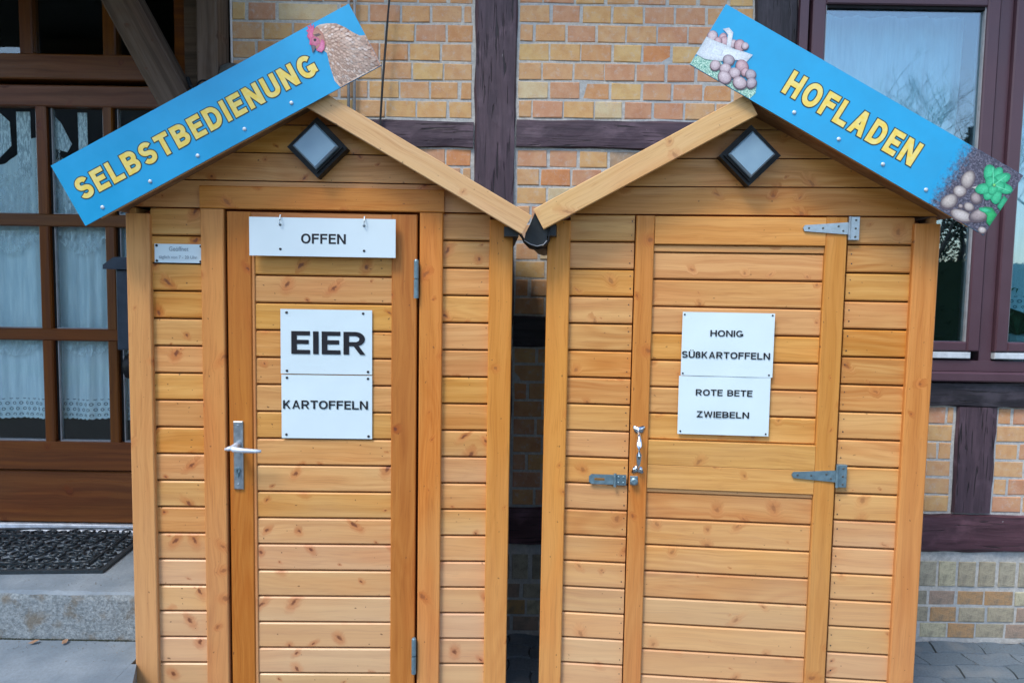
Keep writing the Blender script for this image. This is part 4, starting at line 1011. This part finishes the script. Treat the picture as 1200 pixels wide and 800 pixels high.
sheet('L', 'notice_sheet', 'small faded handwritten note pinned beside the left door', 'note', -1.157, 1.5515, .154, .060, .014,
      [('Geöffnet', -1.110, 1.589, .062, .014, 0, 'pencil'), ('täglich von 7 - 20 Uhr', -1.143, 1.561, .122, .014, 0, 'pencil')], [(-1.150, 1.606), (-1.009, 1.605), (-1.150, 1.557), (-1.010, 1.556)], curl=.003)
of = sheet('L', 'hanging_sign', 'long white plate reading OFFEN hanging on two hooks over the left door', 'sign', -.842, 1.578, .464, .122, -.022,
           [('OFFEN', -.678, 1.6185, .142, .0315, .19, 'ink')], [(-.744, 1.600), (-.478, 1.5985), (-.744, 1.677), (-.478, 1.678)], mat='whiteboard', T=.006, pinr=.0042)
for hx in (-.744, -.478):
    m_ = MB(); cx_, cz_ = hx + .842 - .232, 1.678 - 1.578 - .061
    m_.tube([(cx_, .012, cz_ + .030), (cx_ + .002, -.006, cz_ + .028), (cx_ + .003, -.012, cz_ + .015), (cx_ + .001, -.010, cz_ + .002), (cx_, .004, cz_ - .003)], .0021, 6)
    m_.build('hook', M['steel'], of)

# ---- blue signs
def with_shade(items):                               # the printed photograph's own dark rims between round things
    out = []
    for it in items:
        if len(it[0]) == 22:
            cx_, cz_ = it[3]; out.append(([(cx_ + (a - cx_) * 1.13 + .0006, cz_ + (b - cz_) * 1.13 - .0012) for a, b in it[0]], S(70, 58, 66), S(96, 84, 92), it[3]))
        out.append(it)
    return out
def printmesh(name, items, parent, mat, y=-.0014, dy=-.00006):
    """flat printed shapes: (outline or ellipse, centre colour, edge colour, centre point)"""
    m_ = MB(); cols_ = []; yy = y
    for pts, cc_, ce, ctr in items:
        n = len(pts); cx_ = ctr[0]; cz_ = ctr[1]
        ring = [(cx_ + (a - cx_) * .6, yy, cz_ + (b - cz_) * .6) for a, b in pts]
        m_.add([(cx_, yy, cz_)] + ring + [(a, yy, b) for a, b in pts], [(0, i + 1, (i + 1) % n + 1) for i in range(n)] + [(i + 1, i + 1 + n, (i + 1) % n + 1 + n, (i + 1) % n + 1) for i in range(n)])
        mid = tuple((a * .65 + b * .35) for a, b in zip(cc_, ce))
        cols_ += [cc_] + [mid] * n + [ce] * n; yy += dy
    me = m_.mesh(name, [mat]); ca = me.color_attributes.new('Col', 'FLOAT_COLOR', 'POINT')
    for i, c in enumerate(cols_): ca.data[i].color = c
    bm = bmesh.new(); bm.from_mesh(me)
    for fc in bm.faces:
        fc.normal_update()
        if fc.normal.y > 0: fc.normal_flip()
    bm.to_mesh(me); bm.free()
    return link(bpy.data.objects.new(name, me), parent)
def ell(cx_, cz_, a, b, rot=0, n=22, egg=0.0):
    out = []
    for k in range(n):
        t_ = 2 * math.pi * k / n; X, Z_ = a * math.cos(t_) * (1 + egg * math.sin(t_)), b * math.sin(t_)
        out.append((cx_ + X * math.cos(rot) - Z_ * math.sin(rot), cz_ + X * math.sin(rot) + Z_ * math.cos(rot)))
    return out
def poly(name, pts, parent, mat, y):
    m_ = MB(); m_.add([(a, y, b) for a, b in pts], [tuple(range(len(pts)))]); me = m_.mesh(name, [mat])
    bm = bmesh.new(); bm.from_mesh(me); bmesh.ops.triangulate(bm, faces=bm.faces)
    for fc in bm.faces:
        fc.normal_update()
        if fc.normal.y > 0: fc.normal_flip()
    bm.to_mesh(me); bm.free(); return link(bpy.data.objects.new(name, me), parent)
def blue_sign(side, name, lb, bl, ang, Ln, H, word, tx, tz, tw, th_, bolts):
    p, a = at(side, bl[0], -.124, bl[1]); root = thing(name, lb, 'sign', p, 0, 'blue signs on the kiosk roofs'); root.rotation_euler = (0, -ang, a)
    m_ = MB(); m_.box(0, Ln, 0, .0015, 0, H, 0); m_.box(0, Ln, .0016, .004, 0, H, 1); m_.build('panel', [M['blue'], M['signedge']], root)
    fill = strokes_mesh(word, tw, th_, .222, 0, .17); outl = strokes_mesh(word, tw, th_, .222, .0030, .17, 'letter_outline')
    outl.materials.append(M['outline']); fill.materials.append(M['yellow'])
    link(bpy.data.objects.new('letter_outline', outl), root, (tx, -.0006, tz)); link(bpy.data.objects.new('lettering', fill), root, (tx, -.0012, tz))
    for bx, bz in bolts:
        m_ = MB(); m_.disc((bx, 0, bz), .0058, .004, 12); m_.build('screw', M['alu'], root, smooth=True)
    return root
SL = blue_sign('L', 'sign_board', 'blue sign reading SELBSTBEDIENUNG with a hen, on the left kiosk roof', (-1.301, 1.655), math.atan2(.494, .894), 1.020, .203, 'SELBSTBEDIENUNG', .033, .067, .812, .066,
               [(.074, .024), (.239, .024), (.403, .024), (.566, .027), (.728, .029)])
SR = blue_sign('R', 'sign_board', 'blue sign reading HOFLADEN with eggs and potatoes, on the right kiosk roof', (.421, 2.164), -math.atan2(.498, .868), 1.000, .2, 'HOFLADEN', .274, .063, .438, .072,
               [(.339, .031), (.492, .029), (.641, .030), (.787, .029)])
c_ = lambda r_, g_, b_: S(r_, g_, b_)
poly('hen_body_print', [(.889, .184), (.902, .190), (.916, .189), (.934, .183), (.959, .170), (.978, .146), (.990, .125), (1.004, .106), (1.0195, .100), (1.0195, .001), (.880, .001), (.874, .026), (.883, .072), (.893, .108), (.886, .122), (.874, .140), (.880, .165)], SL, M['plumage'], -.0008)
rsf = random.Random(9); fe = []
def in_poly(x, z, P_):
    c = False
    for (x1_, z1_), (x2_, z2_) in zip(P_, P_[1:] + P_[:1]):
        if (z1_ > z) != (z2_ > z) and x < (x2_ - x1_) * (z - z1_) / (z2_ - z1_) + x1_: c = not c
    return c
HP = [(.897, .180), (.916, .184), (.934, .179), (.957, .166), (.976, .142), (.988, .122), (1.004, .103), (1.015, .097), (1.015, .004), (.884, .004), (.879, .026), (.889, .072), (.899, .108), (.900, .140)]
for gi in range(15):
    for gj in range(20):
        x = 1.02 - gi * .010 - (gj % 2) * .005 + rsf.uniform(-.003, .003); z = .004 + gj * .0095 + rsf.uniform(-.002, .002)
        ang = math.atan2(z - .17, x - .885) * .9 + rsf.uniform(-.2, .2)
        if not in_poly(x, z, HP) or not in_poly(x + .006 * math.cos(ang), z + .006 * math.sin(ang), HP): continue
        k_ = rsf.random(); sh = .80 + .22 * min(1, max(0, (z - .0) / .16)) + rsf.uniform(-.07, .07); lg = .5 + .5 * min(1, max(0, (x - .93) / .08))
        base = S(*(min(255, q * sh) for q in ((224, 196, 174) if k_ < .5 else (206, 172, 148) if k_ < .8 else (238, 222, 208))))
        edge_ = S(*(min(255, q * sh) for q in ((172, 138, 118) if x < .95 else (196, 170, 154))))
        fe.append((ell(x, z, .0085, .0045, ang, 8), base, edge_, (x - .002 * math.cos(ang), z - .002 * math.sin(ang))))
fe.reverse()
red = c_(226, 120, 160); red2 = c_(196, 70, 116)
printmesh('feather_print', fe, SL, M['print'], -.0010, -.000006)
printmesh('hen_head_print', [
    ([(.905, .186), (.887, .186), (.872, .180), (.864, .150), (.872, .130), (.889, .118), (.904, .132), (.910, .160)], c_(196, 150, 128), c_(176, 122, 104), (.888, .155)),
    ([(.892, .183), (.900, .199), (.891, .193), (.892, .206), (.885, .196), (.880, .205), (.878, .192), (.870, .193), (.872, .183), (.864, .177), (.866, .163), (.859, .152), (.866, .145), (.880, .160), (.884, .176)], red, red2, (.876, .172)),
    ([(.871, .168), (.884, .166), (.893, .155), (.889, .141), (.874, .138), (.866, .150)], c_(206, 128, 150), c_(190, 96, 126), (.879, .153)),
    ([(.868, .128), (.884, .136), (.899, .150), (.903, .139), (.893, .121), (.880, .115)], c_(226, 140, 176), c_(198, 90, 134), (.886, .129)),
    ([(.862, .149), (.874, .140), (.870, .134), (.855, .125)], c_(120, 110, 112), c_(78, 80, 92), (.866, .139)),
    (ell(.880, .156, .0045, .004), c_(40, 40, 48), c_(70, 60, 60), (.880, .156)),
    ([(.882, .172), (.900, .168), (.904, .160), (.888, .162)], c_(100, 82, 84), c_(120, 94, 88), (.892, .166))], SL, M['print'], -.0030, -.00005)
poly('straw_print', [(.0005, .024), (.0005, .001), (.205, .001), (.212, .022), (.200, .050), (.173, .018), (.12, .022), (.07, .055), (.03, .04), (.008, .036)], SR, M['straw'], -.0008)
eg = lambda x, z, a=.016, b=.014, rot=0, k=0: (ell(x, z, a, b, rot, 22, .08), (c_(218, 204, 206), c_(212, 184, 188), c_(200, 190, 196))[k], (c_(160, 138, 144), c_(158, 118, 126), c_(136, 124, 134))[k], (x - a * .25, z + b * .3))
printmesh('egg_print', with_shade([
    eg(.042, .113, .010, .014, 0, 1), eg(.052, .105, .013, .015, 0, 1), eg(.0145, .101, .0145, .017, .4, 0), eg(.036, .097, .011, .012, 0, 1),
    eg(.078, .112, .010, .013, 0, 0), eg(.098, .117, .015, .018, .6, 1), eg(.112, .124, .010, .010, 0, 0),
    ([(.0005, .092), (.0005, .034), (.03, .034), (.07, .050), (.115, .078), (.140, .084), (.146, .113), (.118, .108), (.09, .101), (.06, .099), (.03, .094)], c_(232, 240, 244), c_(196, 208, 214), (.06, .075)),
    ([(.022, .084), (.062, .094), (.068, .066), (.028, .052)], c_(222, 232, 238), c_(206, 218, 226), (.045, .074)),
    ([(.030, .134), (.044, .146), (.062, .140), (.078, .100), (.066, .096), (.052, .126), (.040, .132)], c_(234, 238, 240), c_(190, 200, 208), (.060, .125)),
    eg(.092, .066, .016, .015, 0, 2), eg(.066, .034, .0145, .0145, 0, 0), eg(.097, .040, .016, .015, .5, 0), eg(.135, .070, .019, .0165, -.3, 1), eg(.152, .060, .011, .012, 0, 1),
    eg(.170, .062, .015, .014, 0, 2), eg(.127, .043, .0165, .0145, .2, 0), eg(.108, .018, .020, .0165, -.2, 0), eg(.185, .042, .014, .015, 0, 2), eg(.155, .026, .0205, .0165, 0, 0)]), SR, M['print'], -.0014, -.00004)
poly('soil_print', [(.800, .1995), (.795, .16), (.800, .12), (.793, .09), (.798, .05), (.815, .0005), (.9995, .0005), (.9995, .1995)], SR, M['soil'], -.0008)
pt = lambda x, z, a, b, rot=0, k=0: (ell(x, z, a, b, rot, 22, .1), (c_(206, 196, 186), c_(214, 206, 200), c_(184, 170, 166))[k], (c_(112, 102, 104), c_(128, 116, 112), c_(92, 82, 88))[k], (x - a * .2, z + b * .25))
lf = lambda x, z, a, b, rot: (ell(x, z, a, b, rot, 14, .1), c_(76, 206, 150), c_(22, 150, 104), (x, z))
printmesh('potato_print', with_shade([
    pt(.872, .113, .026, .018, -1.3), pt(.871, .073, .018, .016, .2, 1), pt(.862, .034, .024, .019, 1.1, 0), pt(.921, .079, .017, .014, -.4, 2), pt(.918, .048, .015, .0115, 0, 0),
    pt(.897, .038, .007, .006, 0, 2), pt(.914, .016, .032, .0155, .15, 1), pt(.958, .045, .030, .018, .9, 2), pt(.987, .010, .0115, .009, .2, 1),
    ([(.893, .098), (.898, .103), (.915, .122), (.922, .110), (.905, .100)], c_(214, 208, 200), c_(170, 166, 160), (.905, .108)),
    lf(.916, .158, .026, .018, 2.2), lf(.934, .168, .020, .014, 1.5), lf(.952, .160, .027, .016, .9), lf(.975, .142, .023, .015, .1), lf(.966, .112, .024, .016, -1.1), lf(.946, .106, .018, .014, -1.7), lf(.925, .112, .024, .016, 3.7), lf(.936, .138, .022, .017, 2.7), lf(.956, .138, .020, .016, .4), lf(.948, .122, .016, .013, -1.6),
    ([(.912, .176), (.914, .177), (.942, .138), (.940, .136)], c_(120, 226, 176), c_(90, 210, 160), (.928, .156)), ([(.958, .176), (.960, .175), (.946, .137), (.943, .138)], c_(120, 226, 176), c_(90, 210, 160), (.951, .156)), ([(.995, .144), (.995, .142), (.946, .134), (.946, .137)], c_(120, 226, 176), c_(90, 210, 160), (.97, .139)),
    ([(.984, .124), (.9995, .120), (.9995, .082), (.985, .088)], c_(60, 186, 132), c_(22, 140, 98), (.992, .104)),
    ([(.955, .070), (.975, .078), (.9985, .068), (.9985, .030), (.985, .034), (.975, .052), (.962, .056)], c_(52, 190, 112), c_(18, 130, 76), (.98, .058)),
    lf(.962, .062, .018, .007, .3), (ell(.944, .136, .004, .004), c_(150, 220, 120), c_(60, 170, 100), (.944, .136))]), SR, M['print'], -.0014, -.00004)

# =================================================================== what the panes mirror: yard behind the camera
def branch(mb, p, d, L, r_, depth, rs):
    n = 4; pts = [p]; dd = d.normalized()
    for i in range(n):
        dd = (dd + Vector((rs.uniform(-.16, .16), rs.uniform(-.16, .16), rs.uniform(-.02, .14)))).normalized(); pts.append(pts[-1] + dd * L / n)
    mb.tube(pts, [r_ * (1 - .45 * i / n) for i in range(n + 1)], 5 if depth > 2 else 3)
    if depth == 0: return
    for i in range(rs.choice((3, 4)) if depth > 1 else 4):
        k = rs.choice((2, 3, 4, 4)); a = rs.uniform(0, 6.28); side = Vector((math.cos(a), math.sin(a), rs.uniform(-.1, .5)))
        branch(mb, pts[k], dd * .7 + side * .75, L * rs.uniform(.55, .75), r_ * .5, depth - 1, rs)
trees = [(7.6, -13, 2.7, 'bare tree mirrored in the middle of the left window pane'), (10.6, -13.5, 3.1, 'bare tree mirrored in the right part of the left window pane'),
         (14.0, -12.5, 2.8, 'bare tree mirrored in the right window pane'), (-10.0, -13, 2.7, 'bare tree mirrored faintly in the brown door glass'), (-14, -14, 2.9, 'bare tree mirrored at the far left of the door glass')]
for i, (x, y, L, lb) in enumerate(trees):
    rs = random.Random(i + 3); t_ = thing('bare_tree', lb, 'tree', (x, y, -.03), 0, 'bare trees across the yard')
    m_ = MB(); m_.tube([(0, 0, -.1), (.03, .02, .7), (0, 0, 1.4)], [.17, .13, .11], 8); m_.build('trunk', M['bark'], t_)
    m_ = MB()
    for k in range(4):
        a = k * 1.6 + i; branch(m_, Vector((0, 0, 1.2 + .06 * k)), Vector((math.cos(a) * .6, math.sin(a) * .6, 1)), L * .85, .06, 5 if x > 0 and x < 12 else 4, rs)
    m_.build('crown', M['bark'], t_)
cf = thing('conifer', 'dark conifer mirrored at the lower edge of the left window pane', 'tree', (13.6, -16.5, -.03))
m_ = MB(); m_.tube([(0, 0, 0), (0, 0, 6.2)], [.12, .02], 8); m_.build('trunk', M['bark'], cf)
m_ = MB(); rs = random.Random(5)
for k in range(6000):
    h = rs.random() ** .8; z = .5 + 5.9 * h; rr_ = (1 - h) * 1.3 * rs.uniform(.5, 1); a = rs.uniform(0, 6.28); p = Vector((rr_ * math.cos(a), rr_ * math.sin(a), z)); s_ = .085
    q = [p + Vector((rs.uniform(-s_, s_), rs.uniform(-s_, s_), rs.uniform(-s_, s_))) for _ in range(3)]; m_.add(q, [(0, 1, 2)])
m_.build('crown', M['needle'], cf)
hd = thing('hedge', 'dark garden hedge across the yard, seen only mirrored in the glass', 'hedge', (0, -11, -.03))
m_ = MB(); 
for k in range(26000):
    p = Vector((rs.uniform(-16, 16), rs.uniform(-.4, .4), rs.uniform(0, 2.15) + .15 * math.sin(k))); s_ = .06
    q = [p + Vector((rs.uniform(-s_, s_), rs.uniform(-s_, s_), rs.uniform(-s_, s_))) for _ in range(3)]; m_.add(q, [(0, 1, 2)])
m_.box(-16, 16, -.25, .25, 0, 2.2); m_.build('foliage', M['hedge'], hd)

bn = thing('sky_blocker', 'dark building added across the yard so the house door glass mirrors less sky', 'sky_blocker', (-15, -17, -.03))  # unseen building, added so the door glass mirrors dark instead of sky
m_ = MB(); m_.box(-9, 9, -4, 0, 0, 3.6); m_.build('wall', M['roomwall'], bn)  # wall of the added sky blocker
m_ = MB(); m_.prism([(-4.6, 3.5), (.5, 3.5), (-2.05, 7.6)], -9.4, 9.4); m_.v = [(y, x, z) for x, y, z in m_.v]; m_.build('roof', M['felt'], bn)  # roof of the added sky blocker
m_ = MB(); m_.box(-1.6, 1.6, .0, .06, .02, 2.9); m_.build('blocker_door', M['oldwood'], bn)
for dx in (-5.5, 5.0):
    m_ = MB(); m_.box(dx - .6, dx + .6, .0, .05, 1.2, 2.3); m_.build('window', M['weather'], bn)  # window of the added sky blocker

# grit, crumbs of mortar and bits of leaf swept against wall and steps
rg = random.Random(21); m_ = MB()
for k in range(900):
    q = rg.random()
    if q < .35: x, y, z = rg.uniform(-2.6, -1.30), 2.535 - abs(rg.gauss(0, .05)), .2155
    elif q < .5: x, y, z = rg.uniform(-2.6, -1.30), rg.uniform(2.56, 2.70), .3925
    else: x, y, z = rg.uniform(1.3, 2.9), 3.085 - abs(rg.gauss(0, .10)), .0005
    r_ = rg.uniform(.001, .0032); p = [Vector((x, y, z)) + Vector((rg.uniform(-r_, r_), rg.uniform(-r_, r_), rg.uniform(0, r_))) for _ in range(3)] + [Vector((x, y, z + r_ * 1.3))]
    m_.add(p, [(0, 1, 3), (1, 2, 3), (2, 0, 3), (0, 2, 1)])
gr = m_.build('grit', plain('grit', S(120, 108, 92), .9, .2, var=.5, scale=8)); gr['kind'] = 'stuff'; gr['label'] = 'loose grit and mortar crumbs along the steps and the house wall'
